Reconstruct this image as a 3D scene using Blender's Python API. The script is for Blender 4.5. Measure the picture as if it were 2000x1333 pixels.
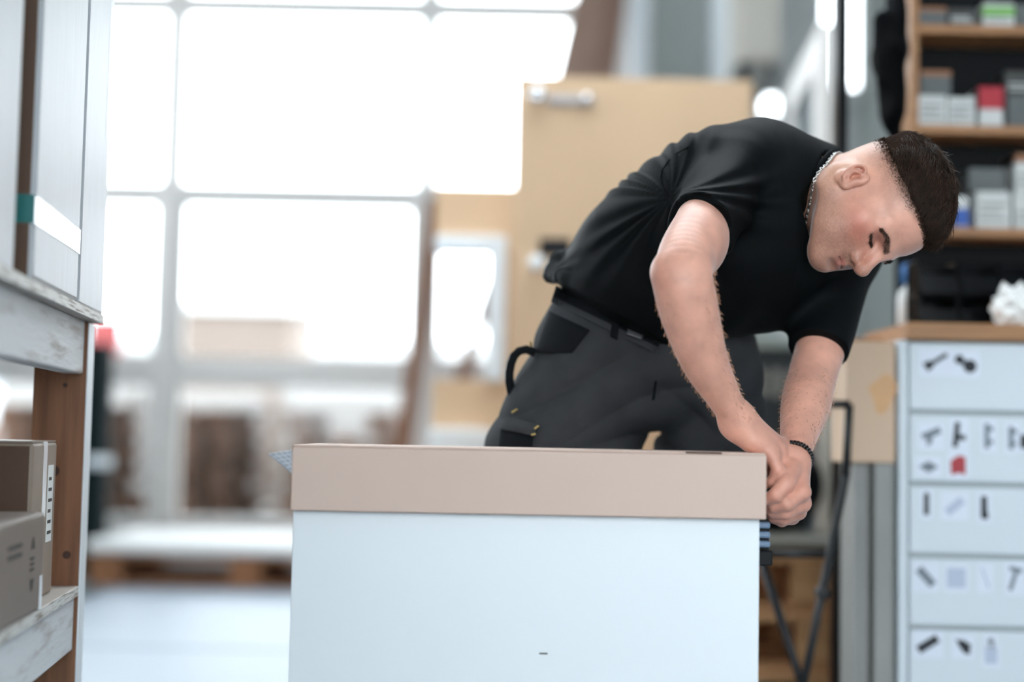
import bpy, bmesh, math, random
import numpy as np
from mathutils import Matrix, Vector
for o in list(bpy.data.objects): bpy.data.objects.remove(o)
SC = bpy.context.scene
COL = SC.collection
# ------------------------------------------------------------------ camera
FPX = 2778.0
CAM = np.array([0.0, 0.0, 0.72])
PITCH, ROLL = math.radians(3.75), math.radians(1.1)
_f = np.array([0.0, math.cos(PITCH), math.sin(PITCH)])
_r0 = np.array([1.0, 0.0, 0.0]); _u0 = np.array([0.0, -math.sin(PITCH), math.cos(PITCH)])
_r = _r0*math.cos(ROLL) + _u0*math.sin(ROLL)
_u = -_r0*math.sin(ROLL) + _u0*math.cos(ROLL)
cd = bpy.data.cameras.new('camera'); cam = bpy.data.objects.new('camera', cd); COL.objects.link(cam)
cam.matrix_world = Matrix(((_r[0], _u[0], -_f[0], CAM[0]), (_r[1], _u[1], -_f[1], CAM[1]), (_r[2], _u[2], -_f[2], CAM[2]), (0, 0, 0, 1)))
cd.sensor_width = 36.0; cd.lens = FPX*36/2000
cd.clip_start = 0.05; cd.clip_end = 300
cd.dof.use_dof = True; cd.dof.focus_distance = 2.19; cd.dof.aperture_fstop = 1.0
SC.camera = cam
def P(px, py, d):
    """world point seen at photograph pixel (px, py) at depth d along the optical axis"""
    return CAM + d*(_f + (px-1000)/FPX*_r - (py-666.5)/FPX*_u)
def Y(px, py, y):
    """the same on the vertical plane at world y"""
    v = _f + (px-1000)/FPX*_r - (py-666.5)/FPX*_u
    return CAM + v*(y/v[1])
def G(px, py, z=0.0):
    v = _f + (px-1000)/FPX*_r - (py-666.5)/FPX*_u
    return CAM + v*((z-CAM[2])/v[2])
def D(dx, dy):          # image-plane direction (px right, px down) in world axes
    v = dx*_r - dy*_u
    return v/np.linalg.norm(v)
# ------------------------------------------------------------------ sky, exposure
W = bpy.data.worlds.new('sky'); SC.world = W; W.use_nodes = True
wn = W.node_tree; bg = wn.nodes['Background']
bg.inputs[0].default_value = (0.87, 0.95, 1.0, 1); bg.inputs[1].default_value = 7.6
SC.view_settings.view_transform = 'Standard'; SC.view_settings.look = 'None'
SC.view_settings.gamma = 1.0; SC.view_settings.use_curve_mapping = False
SC.view_settings.exposure = 0.12
# ------------------------------------------------------------------ materials
def srgb(r, g, b):
    return tuple((c/12.92 if c <= .04045 else ((c+.055)/1.055)**2.4) for c in (r/255, g/255, b/255))
MATS = {}
def mat(name, col, rough=.6, metal=0.0, var=0.0, scale=8.0, stretch=(1, 1, 1), bump=0.0, bscale=None, spec=.5, sheen=0.0, col2=None, detail=4.0):
    if name in MATS: return MATS[name]
    m = bpy.data.materials.new(name); m.use_nodes = True; MATS[name] = m
    nt = m.node_tree; b = nt.nodes['Principled BSDF']
    b.inputs['Base Color'].default_value = (*col, 1); b.inputs['Roughness'].default_value = rough
    b.inputs['Metallic'].default_value = metal; b.inputs['Specular IOR Level'].default_value = spec
    if sheen: b.inputs['Sheen Weight'].default_value = sheen
    if var or bump or col2:
        tc = nt.nodes.new('ShaderNodeTexCoord'); mp = nt.nodes.new('ShaderNodeMapping'); mp.inputs['Scale'].default_value = stretch
        nt.links.new(tc.outputs['Object'], mp.inputs[0])
        nz = nt.nodes.new('ShaderNodeTexNoise'); nz.inputs['Scale'].default_value = scale; nz.inputs['Detail'].default_value = detail
        nt.links.new(mp.outputs[0], nz.inputs['Vector'])
        if var or col2:
            rp = nt.nodes.new('ShaderNodeValToRGB')
            c2 = col2 if col2 else tuple(min(1, c*(1+var)) for c in col)
            c1 = col if col2 else tuple(c*(1-var) for c in col)
            rp.color_ramp.elements[0].position = .32; rp.color_ramp.elements[1].position = .68
            rp.color_ramp.elements[0].color = (*c1, 1); rp.color_ramp.elements[1].color = (*c2, 1)
            nt.links.new(nz.outputs[0], rp.inputs[0]); nt.links.new(rp.outputs[0], b.inputs['Base Color'])
        if bump:
            nb = nz
            if bscale:
                nb = nt.nodes.new('ShaderNodeTexNoise'); nb.inputs['Scale'].default_value = bscale; nb.inputs['Detail'].default_value = detail
                nt.links.new(mp.outputs[0], nb.inputs['Vector'])
            bp = nt.nodes.new('ShaderNodeBump'); bp.inputs['Strength'].default_value = bump; bp.inputs['Distance'].default_value = .01
            nt.links.new(nb.outputs[0], bp.inputs['Height']); nt.links.new(bp.outputs[0], b.inputs['Normal'])
    return m
# ------------------------------------------------------------------ object helpers
def link(name, me, m=None, parent=None, smooth=False):
    o = bpy.data.objects.new(name, me); COL.objects.link(o)
    if m is not None and not me.materials: me.materials.append(m)
    if parent is not None: o.parent = parent
    if smooth:
        me.polygons.foreach_set('use_smooth', [True]*len(me.polygons))
    return o
def tag(o, label=None, cat=None, group=None, kind=None):
    if label: o['label'] = label
    if cat: o['category'] = cat
    if group: o['group'] = group
    if kind: o['kind'] = kind
    return o
def empty(name, loc, rz=0.0, label=None, cat=None, group=None, kind=None):
    o = bpy.data.objects.new(name, None); COL.objects.link(o); o.empty_display_size = .05
    o.location = tuple(loc); o.rotation_euler = (0, 0, rz)
    return tag(o, label, cat, group, kind)
class MB:
    """collects boxes, tubes, lathes and prisms into one mesh"""
    def __init__(s): s.bm = bmesh.new()
    def box(s, c, size, rot=None, bevel=0.0, seg=2):
        r = bmesh.ops.create_cube(s.bm, size=1.0); vs = r['verts']
        M = Matrix.Translation(Vector([float(x) for x in c])) @ (rot.to_4x4() if rot is not None else Matrix.Identity(4)) @ Matrix.Diagonal((*[float(x) for x in size], 1))
        bmesh.ops.transform(s.bm, matrix=M, verts=vs)
        if bevel:
            es = list({e for v in vs for e in v.link_edges})
            bmesh.ops.bevel(s.bm, geom=es, offset=bevel, segments=seg, profile=.5, affect='EDGES')
        return s
    def bx(s, x0, x1, y0, y1, z0, z1, bevel=0.0, seg=2):
        return s.box(((x0+x1)/2, (y0+y1)/2, (z0+z1)/2), (abs(x1-x0), abs(y1-y0), abs(z1-z0)), None, bevel, seg)
    def tube(s, pts, r, n=10, closed=False, caps=True):
        pts = [Vector([float(x) for x in p]) for p in pts]; rs = r if hasattr(r, '__len__') else [r]*len(pts)
        rings = []; N = len(pts); up = None
        for i, p in enumerate(pts):
            a = pts[(i-1) % N] if (closed or i > 0) else p; b = pts[(i+1) % N] if (closed or i < N-1) else p
            t = (b-a).normalized()
            if up is None:
                up = t.orthogonal().normalized()
            up = (up - t*up.dot(t)).normalized(); sd = t.cross(up)
            rings.append([s.bm.verts.new(p + rs[i]*(math.cos(2*math.pi*k/n)*up + math.sin(2*math.pi*k/n)*sd)) for k in range(n)])
        for i in range(N if closed else N-1):
            A, B = rings[i], rings[(i+1) % N]
            for k in range(n):
                s.bm.faces.new((A[k], A[(k+1) % n], B[(k+1) % n], B[k]))
        if caps and not closed:
            s.bm.faces.new(rings[0][::-1]); s.bm.faces.new(rings[-1])
        return s
    def lathe(s, prof, n=24, axis='Z', c=(0, 0, 0)):
        rings = []
        for (r, h) in prof:
            ring = []
            for k in range(n):
                a = 2*math.pi*k/n; x, y = r*math.cos(a), r*math.sin(a)
                v = {'Z': (x, y, h), 'Y': (x, h, y), 'X': (h, x, y)}[axis]
                ring.append(s.bm.verts.new((v[0]+c[0], v[1]+c[1], v[2]+c[2])))
            rings.append(ring)
        for A, B in zip(rings, rings[1:]):
            for k in range(n): s.bm.faces.new((A[k], A[(k+1) % n], B[(k+1) % n], B[k]))
        s.bm.faces.new(rings[0][::-1]); s.bm.faces.new(rings[-1])
        return s
    def prism(s, poly, h, M=None):
        """poly: list of (x, z) extruded along -y by h"""
        a = [s.bm.verts.new((x, 0, z)) for x, z in poly]; b = [s.bm.verts.new((x, -h, z)) for x, z in poly]
        n = len(poly)
        s.bm.faces.new(a); s.bm.faces.new(b[::-1])
        for k in range(n): s.bm.faces.new((a[k], b[k], b[(k+1) % n], a[(k+1) % n]))
        if M is not None: bmesh.ops.transform(s.bm, matrix=M, verts=a+b)
        return s
    def mesh(s, name):
        bmesh.ops.recalc_face_normals(s.bm, faces=s.bm.faces)
        me = bpy.data.meshes.new(name); s.bm.to_mesh(me); s.bm.free(); return me
    def build(s, name, m, parent=None, smooth=False):
        return link(name, s.mesh(name), m, parent, smooth)
def part(name, m, parent, *a, bevel=0.0, smooth=False):
    return MB().bx(*a, bevel=bevel).build(name, m, parent, smooth)
def struct(name, m, *a, bevel=0.0):
    return tag(part(name, m, None, *a, bevel=bevel), kind='structure')
def children(o): return [c for c in bpy.data.objects if c.parent is o]
def copy_tree(o, parent=None):
    c = o.copy(); COL.objects.link(c); c.parent = parent
    for ch in children(o): copy_tree(ch, c)
    return c
# ------------------------------------------------------------------ implicit surfaces (bodies, cloth)
def nrm(v): v = np.asarray(v, float); return v/np.linalg.norm(v)
def frame(z, x):
    z = nrm(z); x = np.asarray(x, float); x = nrm(x - z*np.dot(x, z)); y = np.cross(z, x)
    return np.stack([x, y, z], 1)          # columns
class Prim:
    def __init__(s, f, c, r, op='u', k=.01, seg=None): s.f, s.c, s.r, s.op, s.k, s.seg = f, np.asarray(c, float), r, op, k, seg
def cone(a, b, ra, rb, k=.01, op='u', cut=None):
    a = np.asarray(a, np.float32); b = np.asarray(b, np.float32); ab = b-a; L2 = float(max(np.dot(ab, ab), 1e-9))
    if cut is not None: cut = [np.asarray(q, np.float32) for q in cut]
    def f(X):
        t = np.clip((X-a) @ ab / L2, 0, 1)
        d = np.linalg.norm(X - a - t[:, None]*ab, axis=1) - (ra + (rb-ra)*t)
        if cut is not None: d = np.maximum(d, (X-cut[0]) @ cut[1])
        return d
    return Prim(f, (a+b)/2, np.linalg.norm(ab)/2 + max(ra, rb), op, k, (a, b, max(ra, rb)))
def elcone(a, b, side, a1, b1, a2, b2, k=.01, op='u', cut=None, cap=1.0):
    """tapered elliptical limb: half widths a1,b1 along side axis and a2,b2 across it"""
    a = np.asarray(a, np.float32); b = np.asarray(b, np.float32); ab = b-a; L = float(np.linalg.norm(ab)); M = frame(ab, side).astype(np.float32)
    a1, b1, a2, b2 = float(a1), float(b1), float(a2), float(b2)
    if cut is not None: cut = [np.asarray(q, np.float32) for q in cut]
    def f(X):
        q = (X-a) @ M; t = np.clip(q[:, 2]/L, 0, 1)
        u = a1 + (b1-a1)*t; v = a2 + (b2-a2)*t; w = q[:, 2] - t*L
        c = np.minimum(u, v)*cap
        e0 = q[:, 0]/u; e1 = q[:, 1]/v; e2 = w/c
        k0 = np.sqrt(e0*e0 + e1*e1 + e2*e2); e0 = e0/u; e1 = e1/v; e2 = e2/c
        k1 = np.sqrt(e0*e0 + e1*e1 + e2*e2) + 1e-9
        d = np.where(k0 < 1e-6, -np.minimum(u, v), k0*(k0-1)/k1)
        if cut is not None: d = np.maximum(d, (X-cut[0]) @ cut[1])
        return d
    return Prim(f, (a+b)/2, L/2 + max(a1, b1, a2, b2), op, k, (a, b, max(a1, b1, a2, b2)))
def ell(c, r, M=None, k=.01, op='u', cut=None):
    c = np.asarray(c, np.float32); r = np.asarray(r, np.float32); M = (np.eye(3) if M is None else np.asarray(M)).astype(np.float32)
    def f(X):
        q = (X-c) @ M
        k0 = np.linalg.norm(q/r, axis=1); k1 = np.linalg.norm(q/r**2, axis=1) + 1e-9
        d = np.where(k0 < 1e-6, -r.min(), k0*(k0-1)/k1)
        if cut is not None: d = np.maximum(d, (X-cut[0]) @ cut[1])
        return d
    return Prim(f, c, r.max(), op, k)
def chain(pts, rs, k=.01, k0=None):
    out = []
    for i in range(len(pts)-1):
        out.append(cone(pts[i], pts[i+1], rs[i], rs[i+1], k if (i or k0 is None) else k0))
    return out
def eltube(pts, side, A, B, k=.02, sub=6):
    """smooth limb through several stations (Catmull-Rom), elliptical sections"""
    pts = [np.asarray(p, float) for p in pts]; n = len(pts)
    Q, a_, b_ = [], [], []
    def cr(v, i, t):
        p0, p1, p2, p3 = v[max(i-1, 0)], v[i], v[i+1], v[min(i+2, n-1)]
        return .5*((2*p1) + (p2-p0)*t + (2*p0-5*p1+4*p2-p3)*t*t + (3*p1-p0-3*p2+p3)*t**3)
    for i in range(n-1):
        for j in range(sub):
            t = j/sub; Q.append(cr(pts, i, t)); a_.append(cr(A, i, t)); b_.append(cr(B, i, t))
    Q.append(pts[-1]); a_.append(A[-1]); b_.append(B[-1])
    out = [elcone(Q[i], Q[i+1], side, a_[i], a_[i+1], b_[i], b_[i+1], .0003) for i in range(len(Q)-1)]
    out[0].k = k
    return out
def smin(a, b, k):
    h = np.maximum(k-np.abs(a-b), 0)/k
    return np.minimum(a, b) - h*h*k*.25
def evaluate(prims, X):
    X = np.asarray(X, np.float32); d = np.full(len(X), 1.0, np.float32)
    for p in prims:
        v = p.f(X)
        if p.op == 'u': d = smin(d, v, p.k)
        elif p.op == 's': d = -smin(-d, v, p.k)
        else: d = -smin(-d, -v, p.k)
    return d
def isosurface(prims, h, disp=None, n=24):
    """dual (surface-net) mesh of the blended primitives on a sparse grid of cell size h"""
    us = [p for p in prims if p.op == 'u']
    lo = np.min([p.c-p.r for p in us], 0) - 4*h; hi = np.max([p.c+p.r for p in us], 0) + 4*h
    nb = np.ceil((hi-lo)/(h*n)).astype(int)
    isu = np.array([p.op == 'u' for p in prims])
    alw = np.array([p.op == 'i' for p in prims])
    m = n+2; g = np.stack(np.meshgrid(*[np.arange(m)]*3, indexing='ij'), -1).reshape(-1, 3)
    half = h*m*.5*math.sqrt(3)
    gc = g[((g == m-1) | (g % 5 == 0)).all(1)]
    keys, vs, fs = [], [], []
    E = []
    corners = [(i, j, k) for i in (0, 1) for j in (0, 1) for k in (0, 1)]
    for a in range(8):
        for b in range(a+1, 8):
            if sum(abs(corners[a][q]-corners[b][q]) for q in range(3)) == 1: E.append((a, b))
    cofs = np.array(corners)
    B = 1 << 20
    def key(ijk): return (ijk[..., 0].astype(np.int64)*B + ijk[..., 1])*B + ijk[..., 2]
    bi_ = np.stack(np.meshgrid(*[np.arange(q) for q in nb], indexing='ij'), -1).reshape(-1, 3)
    cen_ = lo + (bi_*n + m*.5)*h
    near = np.zeros((len(bi_), len(prims)), bool)
    for j, p in enumerate(prims):
        A, B_, R_ = p.seg if p.seg is not None else (p.c, p.c, p.r)
        ab = B_-A; t = np.clip((cen_-A) @ ab/max(ab @ ab, 1e-9), 0, 1)
        near[:, j] = np.linalg.norm(cen_ - A - t[:, None]*ab, axis=1) - R_ - p.k - half < .002
    near |= alw
    for (bi, bj, bk), sel in zip(bi_, near):
      if True:
                i0 = np.array([bi, bj, bk])*n
                if not (sel & isu).any(): continue
                pr = [p for p, q in zip(prims, sel) if q]
                # coarse look first
                vc = evaluate(pr, lo + (i0+gc)*h)
                if np.abs(vc).min() > h*7: continue
                X = lo + (i0+g)*h
                v = evaluate(pr, X)
                if disp is not None: v = v + disp(X)
                V = v.reshape(m, m, m); S = V < 0
                if S.all() or not S.any(): continue
                x0 = S[:-1] | S[1:]; y0 = S[:-1] & S[1:]
                x0 = x0[:, :-1] | x0[:, 1:]; y0 = y0[:, :-1] & y0[:, 1:]
                act = (x0[:, :, :-1] | x0[:, :, 1:]) & ~(y0[:, :, :-1] & y0[:, :, 1:])
                ci = np.argwhere(act)
                if not len(ci): continue
                vals = np.stack([V[ci[:, 0]+a, ci[:, 1]+b, ci[:, 2]+c] for a, b, c in corners], 1)
                acc = np.zeros((len(ci), 3)); cnt = np.zeros(len(ci))
                for a, b in E:
                    va, vb = vals[:, a], vals[:, b]; x = (va < 0) != (vb < 0)
                    t = np.where(x, va/np.where(x, va-vb, 1), 0)
                    acc += np.where(x[:, None], cofs[a] + t[:, None]*(cofs[b]-cofs[a]), 0); cnt += x
                keys.append(key(i0+ci)); vs.append(lo + (i0 + ci + acc/cnt[:, None])*h)
                inner = slice(1, n+1)
                for ax in range(3):
                    sl0 = [inner]*3; sl1 = [inner]*3; sl1[ax] = slice(2, n+2)
                    s0, s1 = S[tuple(sl0)], S[tuple(sl1)]
                    e = np.argwhere(s0 != s1)
                    if not len(e): continue
                    flip = s0[tuple(e.T)]
                    p = e + 1 + i0
                    u, w = [(1, 2), (2, 0), (0, 1)][ax]
                    du = np.zeros(3, int); du[u] = 1; dw = np.zeros(3, int); dw[w] = 1
                    q = np.stack([key(p-du-dw), key(p-dw), key(p), key(p-du)], 1)
                    q[~flip] = q[~flip][:, ::-1]
                    fs.append(q)
    keys = np.concatenate(keys); vs = np.concatenate(vs); fs = np.concatenate(fs)
    uk, idx = np.unique(keys, return_index=True)
    return vs[idx], np.searchsorted(uk, fs)
def np_mesh(name, v, f, smooth=True):
    me = bpy.data.meshes.new(name); v = np.asarray(v, np.float32); f = np.asarray(f, np.int32); k = f.shape[1]
    me.vertices.add(len(v)); me.vertices.foreach_set('co', v.ravel())
    me.loops.add(f.size); me.loops.foreach_set('vertex_index', f.ravel())
    me.polygons.add(len(f)); me.polygons.foreach_set('loop_start', np.arange(0, f.size, k, dtype=np.int32))
    me.update(calc_edges=True); me.validate()
    if smooth: me.polygons.foreach_set('use_smooth', np.ones(len(me.polygons), bool))
    return me
# ------------------------------------------------------------------ materials of the place
M_white = mat('white_laminate', srgb(232, 238, 242), .38, spec=.5)
M_frame = mat('grey_window_frame', srgb(214, 210, 206), .5)
M_wall = mat('painted_wall', srgb(200, 203, 203), .8, var=.04, scale=3)
M_greywall = mat('grey_green_wall', srgb(165, 170, 167), .8, var=.04, scale=3)
M_floor = mat('concrete_floor', srgb(112, 124, 134), .45, var=.06, scale=2.5, bump=.05, spec=.5)
M_card = mat('cardboard', srgb(214, 182, 148), .75, var=.025, scale=3)
M_cardpale = mat('pale_cardboard', srgb(212, 188, 174), .8, var=.015, scale=7)
M_cardgrey = mat('grey_cardboard', srgb(184, 188, 192), .40, var=.05, scale=14, stretch=(12, 12, .6), spec=.5)
M_carddark = mat('brown_cardboard', srgb(150, 134, 120), .5, var=.05, scale=5)
M_pine = mat('pine', srgb(140, 94, 64), .6, col2=srgb(108, 68, 44), scale=6, stretch=(9, 9, .7), bump=.08)
M_pallet = mat('pallet_wood', srgb(206, 156, 108), .75, col2=srgb(168, 120, 80), scale=4, stretch=(1, 6, 6), bump=.1)
M_palletred = mat('reddish_pallet_wood', srgb(158, 108, 72), .75, col2=srgb(122, 80, 52), scale=4, stretch=(1, 6, 6), bump=.1)
M_palletout = mat('weathered_pallet_wood', srgb(98, 70, 50), .8, col2=srgb(66, 45, 34), scale=4, stretch=(1, 6, 6))
M_oak = mat('oak', srgb(176, 128, 84), .5, col2=srgb(150, 104, 66), scale=5, stretch=(.8, 9, 9))
M_ply = mat('birch_plywood', srgb(216, 188, 162), .6, col2=srgb(204, 172, 142), scale=2.2, stretch=(1, 3, 1))
M_black = mat('black_plastic', srgb(14, 15, 18), .4, spec=.15)
M_blackm = mat('black_steel', srgb(36, 36, 38), .45, .3)
M_chrome = mat('chrome', srgb(220, 222, 226), .12, 1.0)
M_tape = mat('clear_tape', srgb(236, 240, 244), .15, spec=.8)
M_chalk = mat('worn_white_paint', srgb(222, 224, 226), .55, col2=srgb(150, 138, 128), scale=5, stretch=(1.2, 1.2, 9), bump=.2, detail=8)
MATS['worn_white_paint'].node_tree.nodes['Color Ramp'].color_ramp.elements[0].position = .52
MATS['worn_white_paint'].node_tree.nodes['Color Ramp'].color_ramp.elements[1].position = .80
M_dkgreen = mat('dark_green_steel', srgb(20, 32, 34), .6, spec=.1)
M_grey = mat('grey_sheet', srgb(150, 150, 146), .55, var=.08, scale=3)
M_ground = mat('yard_paving', srgb(122, 120, 116), .9, var=.06, scale=2)
M_brick = mat('pale_brick', srgb(112, 86, 76), .9, var=.08, scale=2)
M_paper = mat('white_paper', srgb(238, 238, 236), .7)
glass = bpy.data.materials.new('window_glass'); glass.use_nodes = True; nt = glass.node_tree; nt.nodes.clear()
go = nt.nodes.new('ShaderNodeOutputMaterial'); gm = nt.nodes.new('ShaderNodeMixShader'); gt = nt.nodes.new('ShaderNodeBsdfTransparent'); gg = nt.nodes.new('ShaderNodeBsdfGlossy')
gg.inputs['Roughness'].default_value = .02; gl = nt.nodes.new('ShaderNodeFresnel'); gl.inputs[0].default_value = 1.3
nt.links.new(gl.outputs[0], gm.inputs[0]); nt.links.new(gt.outputs[0], gm.inputs[1]); nt.links.new(gg.outputs[0], gm.inputs[2]); nt.links.new(gm.outputs[0], go.inputs[0])
# ------------------------------------------------------------------ shell: floor, ceiling, walls
WY = 7.7
XL, XR, YB, ZC = -3.4, 3.2, -3.6, 3.6
struct('floor', M_floor, XL, XR, YB, WY, -.1, 0)
SKX0, SKX1, SKY0, SKY1 = -1.0, 1.6, 2.8, 5.0
cm = MB()
for q_ in ((XL-.2, SKX0, YB, WY+.2), (SKX1, XR+.2, YB, WY+.2), (SKX0, SKX1, YB, SKY0), (SKX0, SKX1, SKY1, WY+.2)): cm.bx(q_[0], q_[1], q_[2], q_[3], ZC, ZC+.15)
tag(cm.build('ceiling', M_wall), kind='structure')
fw = MB()
for q_ in ((XL, XR, 0, .6), (XL, XR, 2.75, ZC), (XL, XL+.4, .6, 2.75), (XR-.4, XR, .6, 2.75)): fw.bx(q_[0], q_[1], YB-.15, YB, q_[2], q_[3])
tag(fw.build('wall_front', M_wall), kind='structure')
lw_ = MB()
for q_ in ((YB, 3.0, 0, ZC), (7.3, WY, 0, ZC), (3.0, 7.3, 0, 1.6), (3.0, 7.3, 3.2, ZC)): lw_.bx(XL-.15, XL, q_[0], q_[1], q_[2], q_[3])
tag(lw_.build('wall_left', M_wall), kind='structure')
w5 = empty('window_5', (0, 0, 0)); w5['kind'] = 'structure'  # side glazing added out of view for rim light on the man
for k in range(4):
    ya = 3.0 + k*1.075
    part('pane', glass, w5, XL-.08, XL-.074, ya+.04, ya+1.035, 1.64, 3.16)
    part('mullion', M_frame, w5, XL-.11, XL-.04, ya-.04, ya+.04, 1.6, 3.2)
struct('wall_right', M_wall, XR, XR+.15, YB, WY, 0, ZC)
def wx(p, y=WY): return Y(p, 666, y)[0]
def wz(p, y=WY, xp=1000): return Y(xp, p, y)[2]
# window wall: wide glazing on the left, solid on the right with two slot windows
x_end = wx(1190)
zs = wz(1042, xp=400)
struct('wall_back', M_wall, XL, x_end, WY, WY+.2, 0, zs)
struct('wall_back_top', M_wall, XL, XR, WY, WY+.2, 3.45, ZC)
a0, a1 = wx(1604), wx(1692); zlow = wz(172, xp=1650)
b0, b1 = wx(1482), wx(1530); bz0, bz1 = wz(226, xp=1500), wz(170, xp=1500)
MBw = MB()
for seg in ((x_end, b0, 0, 3.45), (b0, b1, 0, bz0), (b0, b1, bz1, 3.45), (b1, a0, 0, 3.45), (a0, a1, 0, zlow), (a1, XR, 0, 3.45)):
    MBw.bx(seg[0], seg[1], WY, WY+.2, seg[2], seg[3])
tag(MBw.build('wall_back_right', M_wall), kind='structure')
cols = [wx(-740), wx(-180), wx(323), wx(826), x_end]
rows = [zs, wz(730, xp=560), wz(378, xp=560), wz(8, xp=560), 3.45]
sky_w = empty('window_4', (0, 0, 0)); sky_w['kind'] = 'structure'  # skylight added out of view to brighten the rear and the pallets
for k in range(4):
    xa = SKX0 + k*(SKX1-SKX0)/4; xb = xa + (SKX1-SKX0)/4
    part('pane', glass, sky_w, xa+.04, xb-.04, SKY0, SKY1, ZC+.06, ZC+.066)
    part('rafter', M_frame, sky_w, xa-.04, xa+.04, SKY0, SKY1, ZC+.001, ZC+.14)
win = empty('window_1', (0, 0, 0)); win['kind'] = 'structure'
def bar(x0, x1, z0, z1, d=.07): part('mullion', M_frame, win, x0, x1, WY+.03-d/2, WY+.07+d/2, z0, z1, bevel=.006)
for x in cols: bar(x-.052, x+.052, zs, 3.45, .08)
for zz_ in rows[1:-1]:
    for xa, xb in zip(cols, cols[1:]): bar(xa+.052, xb-.052, zz_-.05, zz_+.05)
for xa, xb in zip(cols, cols[1:]): bar(xa+.042, xb-.042, zs, zs+.08); bar(xa+.042, xb-.042, 3.38, 3.45)
for i, (za, zb_) in enumerate(zip(rows, rows[1:])):
    for xa, xb in zip(cols, cols[1:]):
        if i < 2:       # opening sashes have a frame of their own
            for q_ in ((xa+.042, xa+.085, za+.04, zb_-.04), (xb-.085, xb-.042, za+.04, zb_-.04), (xa+.085, xb-.085, za+.04, za+.085), (xa+.085, xb-.085, zb_-.075, zb_-.04)):
                part('sash', M_frame, win, q_[0], q_[1], WY+.02, WY+.08, q_[2], q_[3], bevel=.005)
        part('pane', glass, win, xa+.03, xb-.03, WY+.048, WY+.054, za+.03, zb_-.03)
for n_, (xa, xb, za, zb_) in ((2, (a0, a1, zlow, 3.45)), (3, (b0, b1, bz0, bz1))):
    w_ = empty('window_%d' % n_, (0, 0, 0)); w_['kind'] = 'structure'
    part('pane', glass, w_, xa, xb, WY+.1, WY+.106, za, zb_)
    for q_ in ((xa, xa+.02, za, zb_), (xb-.02, xb, za, zb_), (xa, xb, za, za+.02), (xa, xb, zb_-.02, zb_)): part('window_frame', M_frame, w_, q_[0], q_[1], WY+.06, WY+.14, q_[2], q_[3])
# pilasters and recessed grey panel on the right part of the wall
def face(x0, x1, y0, y1, wy): return wx(x0, wy), wx(x1, wy), wz(y1, wy, (x0+x1)/2), wz(y0, wy, (x0+x1)/2)
x0, x1, z0, z1 = face(1222, 1262, 0, 160, 7.4); struct('trim_1', M_white, x0, x1, 7.4, WY, 0, ZC, bevel=.01)
x0, x1, z0, z1 = face(1262, 1388, 0, 160, 7.6); struct('trim_2', M_greywall, x0, x1, 7.6, WY, 0, ZC)
x0, x1, z0, z1 = face(1392, 1440, 0, 160, 7.35); struct('trim_3', M_white, x0, x1, 7.35, WY, 0, ZC, bevel=.01)
x0, x1, _a, _b = face(1690, 1760, 0, 160, 7.5); struct('trim_4', M_greywall, x0, x1, 7.5, WY, 0, ZC)
# ------------------------------------------------------------------ yard outside
tag(MB().bx(-30, 30, WY+.2, 60, -.1, -.02).build('ground', M_ground), kind='structure')
def pallet(name, L_, W_, loc, rz, m, label=None, group=None):
    e = empty(name, loc, rz, label, 'pallet', group)
    bm_ = {}
    def pc(n, key, sx, sy, sz, x, y, z):
        if key not in bm_:
            bm_[key] = MB().box((0, 0, 0), (sx, sy, sz), None, .003, 1).mesh(n); bm_[key].materials.append(m)
        o = bpy.data.objects.new(n, bm_[key]); COL.objects.link(o); o.parent = e; o.location = (x, y, z)
    wb = .12
    for k, yy in enumerate(np.linspace(-W_/2+wb/2, W_/2-wb/2, 5)): pc('board', 't', L_, wb, .022, 0, yy, .133)
    for xx in (-L_/2+.0725, 0, L_/2-.0725):
        pc('board', 'c', .145, W_, .022, xx, 0, .111)
        for yy in (-W_/2+.05, 0, W_/2-.05): pc('block', 'b', .145, .10, .078, xx, yy, .061)
    for yy in (-W_/2+.05, 0, W_/2-.05): pc('board', 'd', L_, .10, .022, 0, yy, .011)
    return e
ORD = ['lowest', 'second lowest', 'middle', 'second from the top', 'topmost']
def stack(px_, y, n, rz, where, L_=1.2, W_=.8, z0=-.02):
    base = None
    for k in range(n):
        x = Y(px_, 900, y)[0] + .02*math.sin(k*2.1)
        if base is None: base = p_ = pallet('pallet', L_, W_, (x, y, z0), rz, M_palletout)
        else:
            p_ = copy_tree(base); p_.location = (x, y + .02*math.sin(k*1.3), z0 + k*.1445); p_.rotation_euler[2] = rz + .03*math.sin(k*3.7)
        pos = {0: 'lowest', n-1: 'topmost'}.get(k, ('second', 'third', 'fourth', 'fifth', 'sixth', 'seventh')[max(k-1, 0)] + ' from the ground')
        tag(p_, 'weathered pallet in the yard stack %s, %s' % (where, pos), 'pallet', 'pallets stacked outside the window')
stack(215, 9.3, 6, .02, 'by the dark green post')
stack(606, 9.6, 6, -.03, 'left of the leaning plank')
stack(800, 11.9, 5, .05, 'farther back near the plank')
for px_, yy_, w_, h_, wds in ((150, 12.6, 1.1, 1.2, 'behind the stack by the dark green post'), (395, 12.8, 1.0, 1.05, 'between the two nearer pallet stacks'), (690, 13.0, 1.2, 1.12, 'behind the stack left of the leaning plank')):
    e = empty('wrapped_load', (Y(px_, 800, yy_)[0], yy_, -.02), 0, 'white film-wrapped pallet load in the yard ' + wds, 'load', 'wrapped loads in the yard')
    part('goods', mat('wrap_film', srgb(132, 130, 128), .4), e, -w_/2, w_/2, -.45, .45, .12, h_, bevel=.03)
    for s_ in (-1, 0, 1): part('block', M_palletout, e, s_*(w_/2-.08)-.07, s_*(w_/2-.08)+.07, -.45, .45, 0, .10)
    part('deck', M_palletout, e, -w_/2, w_/2, -.45, .45, .10, .12)
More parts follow.
